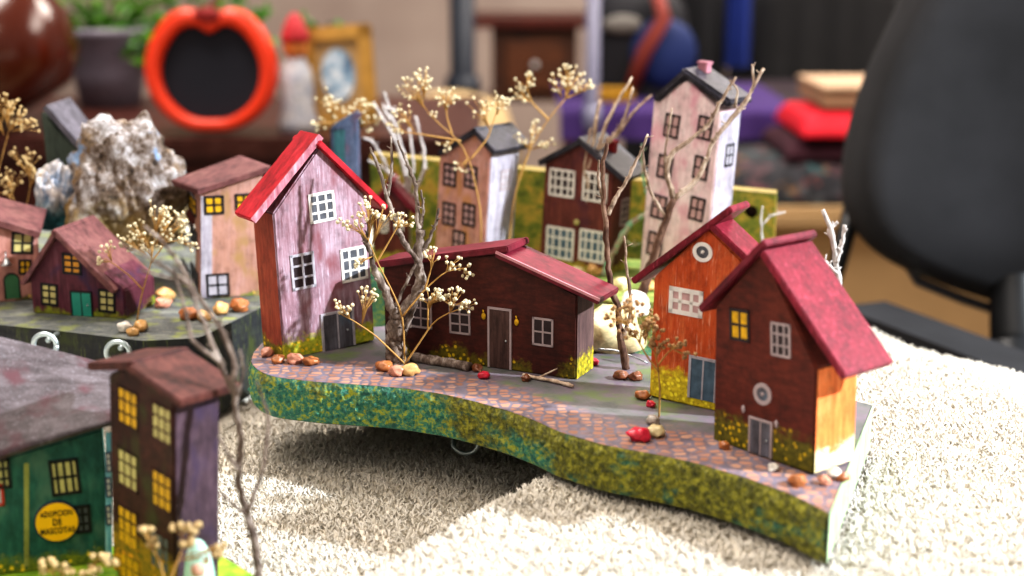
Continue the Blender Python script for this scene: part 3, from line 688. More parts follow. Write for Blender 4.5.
# ------------------------------------------------------------------ rocks
def rock(name, label, c, r_, scale, seed, mat, sub=6, a=(.35, .22, .12), rot=None, cat='rock', pit=0):
    bm = bmesh.new(); bmesh.ops.create_icosphere(bm, subdivisions=sub, radius=1); o = Vector((seed*3.1, seed*7.7, seed)); mb = MB(); vs = []
    for v in bm.verts:
        p = v.co; d = 1+a[0]*noise.noise(p*1.3+o)+a[1]*noise.noise(p*3+o)+a[2]*abs(noise.noise(p*7+o))
        if pit:
            vd = noise.voronoi(Vector((p.x*1.9, p.y*1.9, p.z*1.5))+o)[0]; d += .30*min(.3, vd[1]-vd[0])
            vd = noise.voronoi(Vector((p.x*4.5, p.y*4.5, p.z*3.2))+o)[0]; d += .14*min(.3, vd[1]-vd[0])+.05*noise.noise(p*11+o)
        if 0: d -= pit*max(0, noise.noise(p*4.2+o*2)-.1)+pit*.5*max(0, noise.noise(p*9+o)-.05)
        q = Vector((p.x*scale[0], p.y*scale[1], p.z*scale[2]))*(d*r_)
        if q.z < 0: q.z = max(q.z, -.9*r_*scale[2]*.5)
        vs.append(q+Vector(c))
    fs = [[v.index for v in f_.verts] for f_ in bm.faces]; bm.free(); mb.add(vs, fs, True)
    zmin = min(v.z for v in vs); return tag(mb.build(name, mat, loc=(c[0], c[1], zmin)), label, cat)
t = NT('craggy_rock', .7, .35)
f = t.noise((.8, .8, .8), 8, .75); g = t.noise((.35, .35, .3), 4, .6, (3, 3, 3))
c = t.ramp(f, [(.37, '#241a14'), (.45, '#5c4a3c'), (.52, '#8c827e'), (.62, '#c4c2c6')])
c = t.mix(t.smooth(g, .55, .7), c, '#8a6c44'); c = t.mix(t.smooth(t.noise((.6, .6, .6), 4, .6, (8, 2, 6)), .6, .7), c, '#7c94b4')
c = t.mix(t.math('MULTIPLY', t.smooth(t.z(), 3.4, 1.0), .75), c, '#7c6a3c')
t.bump(t.noise((2, 2, 2), 6, .75), .8, .3); ROCKM = t.col(c)
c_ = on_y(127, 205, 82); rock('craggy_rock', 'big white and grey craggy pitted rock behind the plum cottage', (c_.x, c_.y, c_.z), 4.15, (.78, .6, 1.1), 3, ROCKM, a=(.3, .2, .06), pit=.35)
t = NT('bluish_rock', .7, .3); f = t.noise((1.0, 1.0, .6), 7, .75)
c = t.ramp(f, [(.33, '#3c4858'), (.43, '#7c8ca4'), (.5, '#b8b8c0'), (.6, '#dcd6d2')]); t.bump(f, .8, .3)
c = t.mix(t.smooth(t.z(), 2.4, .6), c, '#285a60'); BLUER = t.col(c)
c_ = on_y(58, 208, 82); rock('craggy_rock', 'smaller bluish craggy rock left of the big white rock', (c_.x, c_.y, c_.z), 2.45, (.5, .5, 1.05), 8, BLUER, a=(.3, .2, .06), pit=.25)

def pebble(px, py, r_, m_, label, z=ZB, seed=None, name='pebble', sq=.72, lift=.78):
    p = on_z(px, py+r_*.55, z); k = r_*p.y/F*1.04; sd = seed or int(px*7+py)
    rot = Matrix.Rotation(sd % 6, 3, 'Z'); mb = MB().ball((p.x, p.y, z+k*sq*lift), k, 3, sd, .42, 1.5, (1.08, .9, sq), rot)
    return tag(mb.build(name, M[m_], loc=(p.x, p.y, z)), label, 'stone', 'pebbles on the wooden bases')
PB = [
 (267,352,7,'spink','pinkish pebble at the back left corner of the mauve house'), (278,359,7,'sbrown','brown pebble left of the mauve house front corner'), (295,359,8,'spink','rosy pebble in front of the mauve house yellow flowers'), (311,361,7,'sbrown','brown pebble right of the rosy pebble by the mauve house'),
 (384,366,8,'sbrown','brown pebble left of the grey tree trunk foot'), (397,371,8,'spink','reddish pebble before the grey tree trunk foot'), (410,370,9,'stan','tan angular pebble right of the grey tree trunk foot'), (404,352,5,'scream','small cream pebble behind the sprig at the tree foot'),
 (477,368,6,'sdark','brown pebble left of the grey door'), (484,375,6,'sred','red pebble in front of the grey door'), (526,378,5,'sdark','dark brown pebble right of the grey door'), (594,362,5,'sred','red pebble at the right end of the long brown house'),
 (621,375,7,'sdark','brown pebble under the dark twig tree left one'), (636,376,7,'sdark','brown pebble under the dark twig tree right one'), (643,395,7,'sbrown','amber pebble left of the orange house foot'), (651,404,5,'sred','small dark red pebble before the orange house'),
 (640,434,11,'sred','large raspberry red stone on the cobbled path'), (656,431,9,'scream','cream stone beside the large raspberry red stone'), (653,420,7,'sgrey','translucent grey stone behind the cream stone on path'),
 (724,445,6,'sbrown','brown pebble at left foot of front right house'), (773,467,6,'swhite','whitish pebble right of the double door of front right house'), (797,480,9,'sbrown','orange brown stone at the corner of the front right house'), (824,480,7,'spink','pink stone by the lit orange side wall'), (834,473,8,'swhite','white stone by the lit orange side wall'), (843,477,6,'sbrown','small brown stone rightmost by lit orange side wall'),
 (125,327,8,'swhite','white round pebble before the plum cottage'), (141,326,8,'stan','tan pebble beside the white round pebble'), (133,332,6,'stan','small tan pebble in front of the white round pebble'), (163,303,8,'spink','pinkish flat pebble right of the plum cottage'), (166,295,10,'stan','tan pebble behind the pinkish flat pebble'),
 (190,314,9,'sbrown','brown pebble behind the blurred branches left base'), (205,316,8,'stan','tan pebble beside brown one at dusty pink house'), (221,309,9,'stan','tan brown pebble under white paned window of dusty pink house'), (240,305,10,'sbrown','long brown pebble at right foot of dusty pink house'),
 (593,270,8,'stan','tan stone at the foot of the maroon house'), (606,266,6,'scream','cream stone right of the tan stone by maroon house'), (621,284,9,'scream','pale yellow stone below the greenish twig'), (648,286,8,'stan','tan stone at the foot of the white tower'), (578,271,6,'scream','small cream stone under the maroon house windows')]
for x, y, r_, m_, lb_ in PB: pebble(x, y, r_, m_, lb_)
pebble(612, 333, 29, 'scream', 'large smooth cream boulder behind the long brown house end', name='boulder', sq=.8)
pebble(634, 306, 17, 'swhite', 'white and yellow stone above the cream boulder', z=5.6, name='boulder')

# fallen log, twig, wire
def px_line(pts, z): return [on_z(x, y, z) for x, y in pts]
a = px_line([(412, 357), (430, 360), (450, 363), (470, 367)], ZB+.2)
tag(MB().tube(resample(a, 14), [.24+.03*math.sin(i*1.7) for i in range(14)], 9, 3, .12).build('fallen_log', M['bark'], loc=a[1]), 'short grey log lying on grass before the long brown house', 'log')
a = px_line([(523, 375), (538, 378), (555, 381), (573, 386)], ZB+.12)
tag(MB().tube(resample(a, 12), [.09+.02*math.sin(i*2.1) for i in range(12)], 7, 2, .15).tube([a[1], a[1]+Vector((.9, -.1, .5))], [.06, .03], 6).build('fallen_twig', M['paletwig'], loc=a[1]), 'thin pale broken twig lying at the brown house right corner', 'twig')
a = [on_z(598, 349, ZB+.5), on_z(615, 350, ZB+.5), on_z(632, 356, ZB+.4), on_z(648, 363, ZB+.1)]
tag(MB().tube(resample(a, 12), .05, 6).build('wire', M['metal'], loc=a[-1]), 'thin bent grey wire in front of the cream boulder', 'wire')
# ------------------------------------------------------------------ trees
def tree(label, y, base, limbs, mat, loc=None, name='bare_tree', knob=.16, twigs=True, seed=1, cat='tree', mat2=None):
    """limbs: list of ([pixels], r0, r1, dy0, dy1); the first is the trunk; dy is the offset in depth"""
    o = thing(name, label, cat, base, (0, 0, 0), 'bare twig trees'); r = random.Random(seed); B = Vector(base)
    for i, (pts, r0, r1, d0, d1) in enumerate(limbs):
        n_ = len(pts); P = [on_y(px, py, y+d0+(d1-d0)*k/max(1, n_-1))-B for k, (px, py) in enumerate(pts)]
        if i == 0: P[0].z = -.05
        m_ = max(10, n_*5); Q = smoothpts(resample(P, m_), 2)
        Q = [q+Vector((r.uniform(-1, 1), r.uniform(-1, 1), 0))*min(.06, r0*.25) if 0 < k < m_-1 else q for k, q in enumerate(Q)]
        rad = [(r0+(r1-r0)*k/(m_-1))*(1+.07*math.sin(k*.55+i)) for k in range(m_)]
        mb = MB().tube(Q, rad, 8, seed+i, knob)
        if i and twigs:                                   # short spur buds along a branch
            for k in range(2, m_-1, 3):
                d = Vector((r.uniform(-1, 1), r.uniform(-.6, .6), r.uniform(.2, 1))).normalized()*r.uniform(.12, .4)
                mb.tube([Q[k], Q[k]+d], [rad[k]*.6, rad[k]*.3], 5)
        mb.build('trunk' if i == 0 else 'branch', mat2 if (i and mat2) else mat, o)
    return o
b = on_z(396, 366, ZB)
tree('bare grey tree with thick trunk in front of the mauve house', b.y, b, [
 ([(396,366),(396,350),(396,335),(399,312)], .5, .42, 0, 0), ([(397,322),(388,296),(377,276),(370,252),(362,235)], .28, .08, 0, -.6), ([(399,318),(411,302),(421,285),(418,258),(421,230)], .34, .18, 0, .4),
 ([(419,262),(402,240),(390,205),(381,175),(370,147)], .16, .06, .2, .9), ([(388,196),(392,168),(391,136)], .1, .05, .7, 1.2), ([(420,245),(417,205),(416,185),(402,152),(398,140)], .15, .05, .4, 1.0), ([(421,255),(431,236),(436,222),(439,208)], .12, .05, .4, .2), ([(396,306),(405,286),(414,268),(419,258)], .09, .07, -.2, .3), ([(420,232),(424,210),(421,190)], .1, .05, .5, .3), ([(372,258),(366,238),(371,215)], .1, .05, -.4, -.8), ([(400,345),(408,318),(416,300)], .14, .2, .1, .1)], M['bark'], seed=5)
b = on_z(626, 369, ZB)
tree('slim dark brown twig tree between brown and orange houses', b.y, b, [([(626,369),(621,335),(617,305),(610,281),(606,239),(604,202),(602,172),(607,143)], .19, .09, 0, .5), ([(608,215),(618,194),(627,181),(637,160),(648,134)], .12, .05, .4, .8), ([(622,340),(632,310),(627,270),(624,236)], .11, .05, 0, .2), ([(604,205),(598,180),(599,160)], .08, .05, .4, .3)], M['brownbark'], seed=7, mat2=M['greytwig'])
b = on_z(600, 272, ZB)
tree('pale greenish twig tree in front of the maroon house', b.y, b, [([(600,272),(594,245),(590,227),(588,197),(590,160),(600,100)], .2, .1, 0, -.4), ([(589,190),(597,150),(611,112),(632,77)], .15, .07, -.2, -.6), ([(597,150),(612,140),(624,120),(633,87)], .11, .06, -.3, -.8), ([(606,140),(619,134),(632,113),(652,95)], .11, .06, -.3, -.2), ([(590,228),(600,215),(609,203)], .12, .08, 0, -.2), ([(588,200),(584,170),(591,128)], .1, .06, -.2, -.3)], M['paletwig'], seed=9)
b = on_z(603, 274, ZB)
tree('mint green stained twig bending right before the white tower', b.y-.3, b, [([(603,274),(612,254),(621,239),(631,222),(650,212)], .24, .16, 0, -.4), ([(650,212),(647,195),(643,178),(642,144)], .11, .06, -.4, -.4), ([(648,205),(658,178),(673,150),(674,128)], .09, .05, -.4, -.6), ([(622,238),(633,246),(640,243)], .09, .05, -.1, -.3)], M['greentwig'], seed=11, name='bare_twig')
b = on_z(634, 312, ZB)
tree('brown twig tree crossing in front of the white tower house', b.y, b, [([(634,312),(645,285),(655,252),(665,222),(674,199)], .3, .2, 0, 0), ([(674,199),(700,178),(712,142),(748,98),(764,68)], .16, .07, 0, .8), ([(674,199),(667,175),(669,155),(710,125),(718,106),(736,77)], .16, .07, 0, -.4), ([(712,142),(722,130),(746,104),(754,84),(752,64)], .11, .06, .3, 1.0), ([(666,218),(651,194),(645,170),(642,146)], .09, .05, 0, -.2), ([(672,190),(664,160),(668,132),(672,108)], .08, .05, 0, .3), ([(735,108),(738,90),(730,80)], .07, .05, .5, .4)], M['brownbark'], seed=13, mat2=M['greytwig'])
b = on_z(408, 256, ZB)
tree('white painted twigs behind the grey tree and little hut', b.y, b, [([(408,256),(407,215),(406,163),(395,125),(384,92)], .2, .09, 0, .2), ([(406,180),(398,144),(373,102)], .14, .08, 0, -.2), ([(407,200),(414,165),(409,128)], .12, .07, 0, .2), ([(408,205),(425,170),(424,150),(415,116)], .13, .08, 0, .3), ([(390,120),(382,106),(398,112)], .13, .09, .1, .1), ([(406,195),(390,172),(368,160)], .16, .1, 0, -.3), ([(388,168),(372,140),(362,138)], .1, .08, -.3, -.3)], M['whitetwig'], seed=17, name='bare_twig')
b = on_z(846, 411, ZB)
tree('white stubby twig standing behind the front right house', b.y, b, [([(846,411),(843,350),(838,290),(834,240),(823,210)], .2, .1, 0, 0), ([(836,262),(843,240),(845,225)], .12, .09, 0, .1), ([(834,244),(828,230),(838,222)], .1, .07, 0, 0), ([(838,275),(826,262),(820,262)], .1, .07, 0, -.2)], M['whitetwig'], seed=19, name='bare_twig', knob=.3)
b = on_y(752, 247, 84)
b = on_z(757, 290, ZB)
tree('tiny white twig below the hole in the back panel', 82, (on_y(763, 285, 82).x, 82, ZB), [([(763,285),(762,240),(761,215),(763,206)], .09, .05, 0, 0), ([(762,225),(770,216),(785,212)], .06, .05, 0, 0)], M['whitetwig'], seed=21, name='bare_twig', knob=.3)
b = on_z(262, 592, ZF)
b = Vector((on_y(261, 596, 46.5).x, 46.5, ZF))
tree('blurred bare grey brown tree beside the dark tower in the left foreground', 46.5, b, [([(262,600),(259,573),(252,530),(247,514),(238,482),(241,444),(236,410),(233,380)], .17, .1, 0, .6), ([(247,514),(264,468),(269,415),(256,381)], .08, .05, 0, .3), ([(247,516),(232,503),(220,494)], .07, .04, 0, -.3), ([(233,380),(236,362),(220,326),(196,294),(180,266),(164,242),(144,226)], .11, .06, .6, 2.0), ([(236,400),(216,354),(200,314),(188,282),(150,258),(120,244)], .1, .05, .6, 1.6), ([(225,365),(192,342),(184,306),(174,272)], .08, .05, .6, 1.2), ([(238,470),(226,452),(218,436)], .06, .04, .2, 0), ([(190,285),(176,280),(140,270)], .06, .04, 1.4, 1.6), ([(238,395),(244,372),(240,350)], .06, .04, .5, .5)], M['bark'], seed=23, knob=.1)

# ------------------------------------------------------------------ dry flower sprigs
def sprig(label, base, y, stems, clusters, bloom='bloom', rb=.085, stemr=.045, seed=1, name='dried_flower_sprig'):
    """stems: pixel polylines; clusters: (px, py, radius px, number of blossoms, (px, py) where its stalks start)"""
    o = thing(name, label, 'dried flowers', base, (0, 0, 0), 'dried flower sprigs'); r = random.Random(seed); B = Vector(base); st = MB()
    k = y/F; orient = 0
    for i, (pts, d0, d1) in enumerate(stems):
        P = [on_y(px, py, y+d0+(d1-d0)*j/(len(pts)-1))-B for j, (px, py) in enumerate(pts)]
        if i == 0: P[0] = Vector((0, 0, -.03))
        Q = smoothpts(resample(P, 14), 1); st.tube(Q, [stemr*(1.15-.6*j/13) for j in range(14)], 6)
    for ci, (cx, cy, rp, n_, (sx, sy), dy) in enumerate(clusters):
        c = on_y(cx, cy, y+dy)-B; s0 = on_y(sx, sy, y+dy*.7)-B; R_ = rp*k*1.32; cm = MB()
        for q in range(int(n_*1.5)):
            while True:
                d = Vector((r.uniform(-1, 1), r.uniform(-1, 1), r.uniform(-1, 1)))
                if d.length <= 1: break
            p = c+Vector((d.x, d.y*.8, d.z*.75))*R_; dirv = (p-s0); L = dirv.length
            midp = s0.lerp(c, .55)+(p-c)*.25
            st.tube([s0, midp, p], [stemr*.4, stemr*.3, stemr*.25], 4)
            rr = rb*r.uniform(.75, 1.15)
            cm.ball(p, rr, 2, r.randint(1, 99), .5, 2.6, (1, 1, 1.05))
            dn = dirv.normalized()
            for g in range(3):
                e = Vector((r.uniform(-1, 1), r.uniform(-1, 1), r.uniform(-.3, 1))).normalized()
                cm.ball(p+e*rr*.75, rr*.5, 1, r.randint(1, 99), .4, 2)
        cm.build('flower_cluster', M[bloom], o)
    st.build('stem', M['stem'], o)
    return o
b = on_z(405, 367, ZB)
sprig('cream dried sprig with spread branches in front of the grey tree trunk', b, b.y-.3, [([(405,367),(404,340),(403,316),(392,290),(377,262),(368,238)], 0, -.3), ([(403,316),(425,289),(446,271),(466,268)], 0, .2), ([(405,364),(434,321),(454,310),(470,308)], 0, -.4), ([(405,364),(375,335),(354,321),(339,313)], 0, -.3), ([(377,262),(390,240),(398,226)], -.2, -.2), ([(425,289),(431,270),(433,258)], 0, 0), ([(428,329),(428,305),(432,293)], -.2, -.2)],
 [(352,222,13,13,(368,240),-.3), (370,208,12,13,(369,240),-.3), (384,214,9,7,(372,245),-.2), (401,221,10,12,(396,230),-.2), (434,254,9,8,(431,270),0), (452,262,10,7,(446,271),.1), (468,271,8,7,(462,268),.2), (431,293,13,14,(428,312),-.2), (455,297,12,15,(450,312),-.4), (467,306,9,8,(462,309),-.4), (344,307,10,10,(350,319),-.3), (367,294,11,12,(362,325),-.2), (358,262,7,5,(374,256),-.3)], seed=3)
b = on_z(478, 287, ZB)
sprig('cream dried sprig leaning left over the pink house', b, b.y, [([(478,287),(482,215),(470,160),(461,141),(445,128),(430,119),(420,100)], 0, -.2), ([(461,141),(438,137),(412,133),(395,131)], -.1, -.1), ([(452,134),(447,118),(446,104)], -.1, -.1), ([(470,160),(488,138),(498,108)], -.1, .2)],
 [(412,87,14,18,(424,108),-.2), (424,76,9,10,(424,100),-.2), (446,97,11,15,(446,112),-.1), (402,112,10,9,(414,132),-.1), (396,127,8,8,(406,133),-.1), (479,107,11,11,(490,130),.1), (499,100,11,14,(497,115),.2), (444,146,8,6,(456,140),-.1), (462,170,9,5,(468,158),-.1), (433,113,4,3,(432,119),-.2)], rb=.09, stemr=.05, seed=5)
b = on_z(506, 272, ZB)
sprig('cream dried sprig leaning right between pink and maroon houses', b, b.y, [([(506,272),(511,225),(514,195),(529,149),(548,119),(566,98)], 0, -.2), ([(548,119),(532,103),(527,88)], -.1, -.1), ([(566,98),(576,94),(586,90)], -.2, -.2), ([(520,176),(530,150),(532,132)], 0, .3), ([(566,98),(566,86),(568,76)], -.2, -.2)],
 [(555,83,10,10,(562,98),-.2), (571,76,12,14,(567,96),-.2), (584,86,10,12,(576,95),-.2), (527,79,9,10,(527,92),-.1), (517,94,10,10,(530,102),-.1), (531,128,9,7,(531,140),.3), (524,141,9,7,(529,150),.3), (545,143,8,6,(531,150),.2), (566,66,5,3,(567,80),-.2)], rb=.09, stemr=.06, seed=7)
b = on_z(345, 262, ZB)
sprig('blurred cream dried sprig behind the mauve house roof', b, b.y+1.5, [([(345,262),(345,190),(346,130)], 1.5, 0), ([(346,150),(332,118),(328,105)], 0, 0), ([(346,150),(362,122),(366,108)], 0, .2)], [(330,101,13,12,(334,118),0), (345,118,10,9,(346,135),0), (362,104,10,10,(361,122),.1), (372,122,10,9,(358,128),.1), (316,124,10,7,(332,122),0)], rb=.1, stemr=.05, seed=9)
b = on_z(-8, 270, ZB)
sprig('cream dried sprig high at the left edge of the photo', b, b.y-4, [([(-8,270),(-6,190),(5,145),(12,120)], 3.5, 0)], [(6,104,12,14,(8,128),0), (20,117,11,14,(10,130),0), (30,127,8,8,(12,131),0), (-6,112,11,10,(4,135),0)], rb=.095, stemr=.05, bloom='midbloom', seed=11)
b = on_z(48, 282, ZB)
sprig('cream dried sprig rising before the bluish rock', b, b.y, [([(48,282),(30,230),(12,196),(8,180)], 0, 0), ([(24,218),(30,190),(30,165)], 0, 0), ([(40,258),(55,225),(62,205)], 0, -.2)], [(12,178,11,10,(12,196),0), (25,158,11,10,(30,180),0), (36,172,9,9,(30,188),0), (56,188,12,12,(58,215),-.1), (66,202,10,10,(60,215),-.2), (14,152,6,4,(28,176),0), (6,190,8,6,(12,200),0)], rb=.085, stemr=.04, bloom='midbloom', seed=13)
b = on_z(137, 321, ZB)
sprig('cream dried sprig at the right corner of the plum cottage', b, b.y, [([(137,321),(140,303),(143,290),(151,263),(153,248)], 0, -.1), ([(143,290),(130,276),(114,264),(104,258)], 0, -.2), ([(151,263),(166,242),(184,240)], 0, .2)], [(158,212,13,16,(154,240),-.1), (170,220,11,13,(156,245),-.1), (141,230,11,13,(150,250),-.1), (129,241,11,11,(146,255),-.1), (150,246,9,9,(151,258),0), (167,233,9,8,(160,250),.1), (186,237,10,10,(176,241),.2), (192,246,6,5,(180,242),.2), (182,219,7,6,(166,242),.1), (106,247,7,6,(112,262),-.2), (101,261,5,4,(110,262),-.2)], rb=.085, stemr=.04, seed=15)
b = on_z(659, 417, ZB)
sprig('tan brown dried sprig in front of the orange house', b, b.y-.6, [([(659,417),(660,390),(658,365),(652,345)], .6, -.2), ([(659,372),(648,358),(632,330),(624,320)], 0, -.2), ([(658,365),(668,352),(678,346)], 0, -.4)], [(620,316,13,16,(628,326),-.2), (634,306,10,10,(632,324),-.2), (647,318,10,11,(645,345),-.2), (652,334,10,12,(652,350),-.2), (660,345,8,8,(656,358),-.2), (677,342,10,9,(670,351),-.4), (688,356,7,5,(674,350),-.4), (640,330,8,7,(640,345),-.1), (628,334,8,6,(636,338),-.1)], bloom='tanbloom', rb=.085, stemr=.04, seed=17)
b = Vector((on_y(70, 600, 46).x, 46, ZF))
sprig('blurred cream dried sprig before the teal house at the bottom edge', b, 46, [([(70,610),(68,590),(58,576)], 0, 0), ([(69,595),(85,575),(96,562)], 0, 0)], [(48,566,9,7,(56,578),0), (66,572,7,5,(60,580),0), (99,556,7,6,(92,568),0), (90,572,8,6,(86,576),0), (112,562,5,3,(92,568),0)], rb=.12, stemr=.05, bloom='midbloom', seed=19)
b = Vector((on_y(168, 616, 45).x, 45, ZF))
sprig('blurred cream dried sprig before the dark foreground tower', b, 45, [([(168,626),(166,590),(160,560),(150,545)], 0, 0), ([(166,590),(178,560),(186,540)], 0, 0)], [(146,532,7,5,(150,548),0), (153,543,6,4,(153,552),0), (179,527,6,4,(184,542),0), (194,527,6,4,(187,540),0), (187,540,7,5,(184,548),0), (212,556,8,5,(180,560),0), (222,548,6,3,(182,556),0)], rb=.11, stemr=.05, bloom='midbloom', seed=21)
# tiny hooded figurine
b = Vector((on_y(201, 600, 46.2).x, 46.2, ZF)); zt = on_y(201, 539, 46.2).z-ZF
fg = thing('hooded_figurine', 'tiny figurine in white and green hood at foot of dark tower', 'figurine', b)
MB().lathe([(.62, 0), (.6, .15), (.48, zt*.3), (.34, zt*.55), (.3, zt*.62)], n=18).build('red_skirt', plain('red_dress', '#a8343c', .6), fg)
MB().lathe([(.5, zt*.45), (.58, zt*.5), (.5, zt*.68), (.4, zt*.85), (.2, zt*.96), (.03, zt)], n=18, sy=.9).build('hood', paint('white_green_hood', ['#4a9c6c', '#a8cfc0', '#dce8ec'], None, grain=(3, 3, 1)), fg)
MB().ball((.05, -.36, zt*.68), .27, 2).ball((.05, -.62, zt*.67), .05, 1).build('face', plain('skin_paint', '#c99a84', .6), fg)

# ------------------------------------------------------------------ background: cabinet with ornaments
CY = 186.0
CZ = on_y(210, 133, CY).z
DW = paint('dark_red_wood', ['#2c100c', '#431a14', '#54241c'], None, grain=(.08, .5, .5), rough=.4)
cabx0, cabx1 = -95, on_y(462, 150, CY).x
cb = thing('sideboard', 'dark reddish wooden sideboard at the back left with ornaments on top', 'cabinet', ((cabx0+cabx1)/2, CY+20, -72))
cw = cabx1-cabx0; chh = CZ+72
MB().box((0, 0, chh-1.5), (cw+4, 50, 3)).build('top', paint('sideboard_top', ['#2c1410', '#42201a', '#5a3a34'], None, grain=(.08, .5, .5), rough=.35), cb, bevel=.4)
MB().box((0, 1, (chh-3)/2+2), (cw, 46, chh-7)).build('carcass', DW, cb, bevel=.3)
for k in range(3):
    x = -cw/2+cw*(k+.5)/3
    d_ = MB().box((x, -22.6, chh*.5), (cw/3-3, 1.6, chh-14)).box((x, -23.3, chh*.5), (cw/3-12, 1.2, chh-26)).build('door', DW, cb, bevel=.3)
    MB().ball((x+cw/6-5, -24.5, chh*.55), 1.2, 2).build('knob', M['metal'], d_)
    MB().box((x, -20, 1), (6, 6, 2)).build('foot', DW, cb)
# apple shaped chalkboard
def apple(cx, cz, r_, k=1.0):
    pts = []
    for i in range(72):
        g = 2*math.pi*i/72+math.pi/2; x, z = math.cos(g), math.sin(g)
        rr = 1.0
        dg = abs((g-math.pi/2+math.pi) % (2*math.pi)-math.pi)
        rr *= 1-.20*math.exp(-(dg/.23)**2)+.05*math.exp(-((dg-.55)/.35)**2); 
        rr *= (1.0+.03*math.cos(2*g)); rr -= .03*math.exp(-((dg-math.pi)/.25)**2)
        pts.append((cx+x*r_*rr*.98, cz+z*r_*rr*1.0))
    return pts
ac = on_y(211, 70, CY-1); ar = 62.5*CY/F*1.03
ap = thing('apple_chalkboard', 'red orange apple shaped frame with black chalkboard on the sideboard', 'chalkboard', (ac.x, CY-1, CZ), (R(-5), 0, 0))
z0 = ac.z-CZ; out = apple(0, z0, ar); inn = [(x*.755, z0-.35+(z-z0)*.755) for x, z in out]
mb = MB(); rows = []
for kk, yv in ((0, 1.2), (0, -1.2)): rows.append([Vector((x, yv, z)) for x, z in out+out[:1]])
rows.append([Vector((x*.97, -1.9, z0+(z-z0)*.97)) for x, z in out+out[:1]])
rows.append([Vector((x*1.04, -1.9, z0-.35+(z-z0+.35)*1.04)) for x, z in inn+inn[:1]]); rows.append([Vector((x, -1.3, z)) for x, z in inn+inn[:1]]); rows.append([Vector((x, 1.2, z)) for x, z in inn+inn[:1]]); rows.append(rows[0])
mb.grid(rows).build('frame', plain('red_orange_lacquer', '#e23a12', .35, .5, var=.1, sc=.05), ap)
MB().prism(inn, lambda x, z: Vector((x, -.4, z)), lambda x, z: Vector((x, .8, z))).build('chalkboard', plain('slate_black', '#20222c', .8, var=.1, sc=.2), ap)
MB().tube([(0, -.5, z0+ar*.78), (.3, -.5, z0+ar*.98), (1.4, -.5, z0+ar*1.12)], [.6, .5, .4], 8).build('stalk', M['brownbark'], ap)
MB().ball((0, -1.9, z0+ar*.82), 1.4, 2, 1, .1, 1, (1.3, .4, .8)).build('bow', plain('dark_red_bow', '#8c2020', .6), ap)
# gold frame with oval picture
gc = on_y(341, 66, CY+4); gw, gh = 74*CY/F, 104*CY/F
gf = thing('picture_frame', 'gold picture frame with a blue and white oval picture', 'picture frame', (gc.x, CY+4, CZ), (R(-8), R(-4), 0))
mb = MB(); 
for a_, b_, c_, d_ in ((-gw/2, gw/2, .3, 2.3), (-gw/2, gw/2, gh-2, gh), (-gw/2, -gw/2+2, .3, gh), (gw/2-2, gw/2, .3, gh)): mb.box(((a_+b_)/2, 0, (c_+d_)/2), (b_-a_, 1.6, d_-c_))
mb.build('frame', plain('gold_leaf', '#c89848', .4, .5, .4, .3, .4), gf, bevel=.25)
MB().box((0, .2, gh/2), (gw-3.6, .6, gh-3.6)).build('mat_board', plain('tan_mat_board', '#b49468', .8), gf)
el = [(math.cos(2*math.pi*k/40)*gw*.23, gh*.53+math.sin(2*math.pi*k/40)*gh*.255) for k in range(40)]
t = NT('blue_white_print', .5); c = t.ramp(t.noise((.5, .5, .5), 4, .6), [(.38, '#3c5878'), (.5, '#8ca8c0'), (.6, '#d8dce0')])
MB().prism(el, lambda x, z: Vector((x, -.35, z)), lambda x, z: Vector((x, 0, z))).build('oval_picture', t.col(c), gf)
# figurine
fc = on_y(296, 60, CY+2); fh = 118*CY/F
fg = thing('ornament_figurine', 'white figurine with red cap between chalkboard and gold frame', 'figurine', (fc.x, CY+2, CZ))
MB().lathe([(2.6, 0), (2.7, fh*.08), (2.2, fh*.2), (2.3, fh*.4), (2.0, fh*.52), (1.3, fh*.6), (1.1, fh*.64)], n=24).build('robe', paint('white_blue_robe', ['#8c94a8', '#b8b8c0', '#d0ccc8'], None, grain=(.4, .4, .8)), fg)
MB().ball((0, 0, fh*.71), 1.7, 3, 2, .05).build('head', plain('orange_face', '#d08040', .6), fg)
MB().lathe([(1.9, fh*.76), (1.9, fh*.8), (1.5, fh*.88), (.8, fh*.97), (.1, fh)], n=20).build('red_cap', plain('red_cap_paint', '#b83038', .6), fg)
# planter with leafy plant
pc = on_y(112, 120, CY+32)
pt = thing('potted_plant', 'leafy green plant in a lavender grey pot on the sideboard', 'potted plant', (pc.x, CY+32, CZ))
MB().lathe([(4.5, 0), (5.4, 5), (6.6, 10.5), (7.0, 11), (7.0, 12), (6.2, 12), (5.9, 10.5)], n=30).build('pot', plain('lavender_glaze', '#7c7684', .4, .5), pt)
r = random.Random(3); lv = MB()
for k in range(600):
    c0 = Vector((r.gauss(5, 11), max(-6, r.gauss(-1, 2.5)), 10.4+r.gauss(0, 2.8))); a_ = r.uniform(0, 6.28); u = Vector((math.cos(a_), math.sin(a_)*.6, r.uniform(-.9, .3))).normalized(); v = u.cross(Vector((r.uniform(-1, 1), -1, r.uniform(-.2, 1)))).normalized(); l_ = r.uniform(1.6, 3.0)
    if c0.z > 6.0 and c0.x > -10:
        n_ = u.cross(v)*.25; lv.add([c0-u*l_*.5, c0+v*l_*.32+n_, c0+u*l_*.6, c0-v*l_*.32+n_, c0], [(0, 4, 1), (1, 4, 2), (2, 4, 3), (3, 4, 0)], True)
t = NT('leaf_green', .45, .4); LEAFM = t.col(t.ramp(t.noise((.3, .3, .3), 3), [(.35, '#1e440c'), (.5, '#3a7412'), (.65, '#6c9c24')]))
lv.build('foliage', LEAFM, pt, recalc=False)
st = MB()
for k in range(9):
    g = k*.7; st.tube([(math.cos(g)*2, math.sin(g)*2, 10), (math.cos(g)*5+2, math.sin(g)*3-2, 15), (math.cos(g)*9+4, math.sin(g)*3-3, 17)], .3, 5)
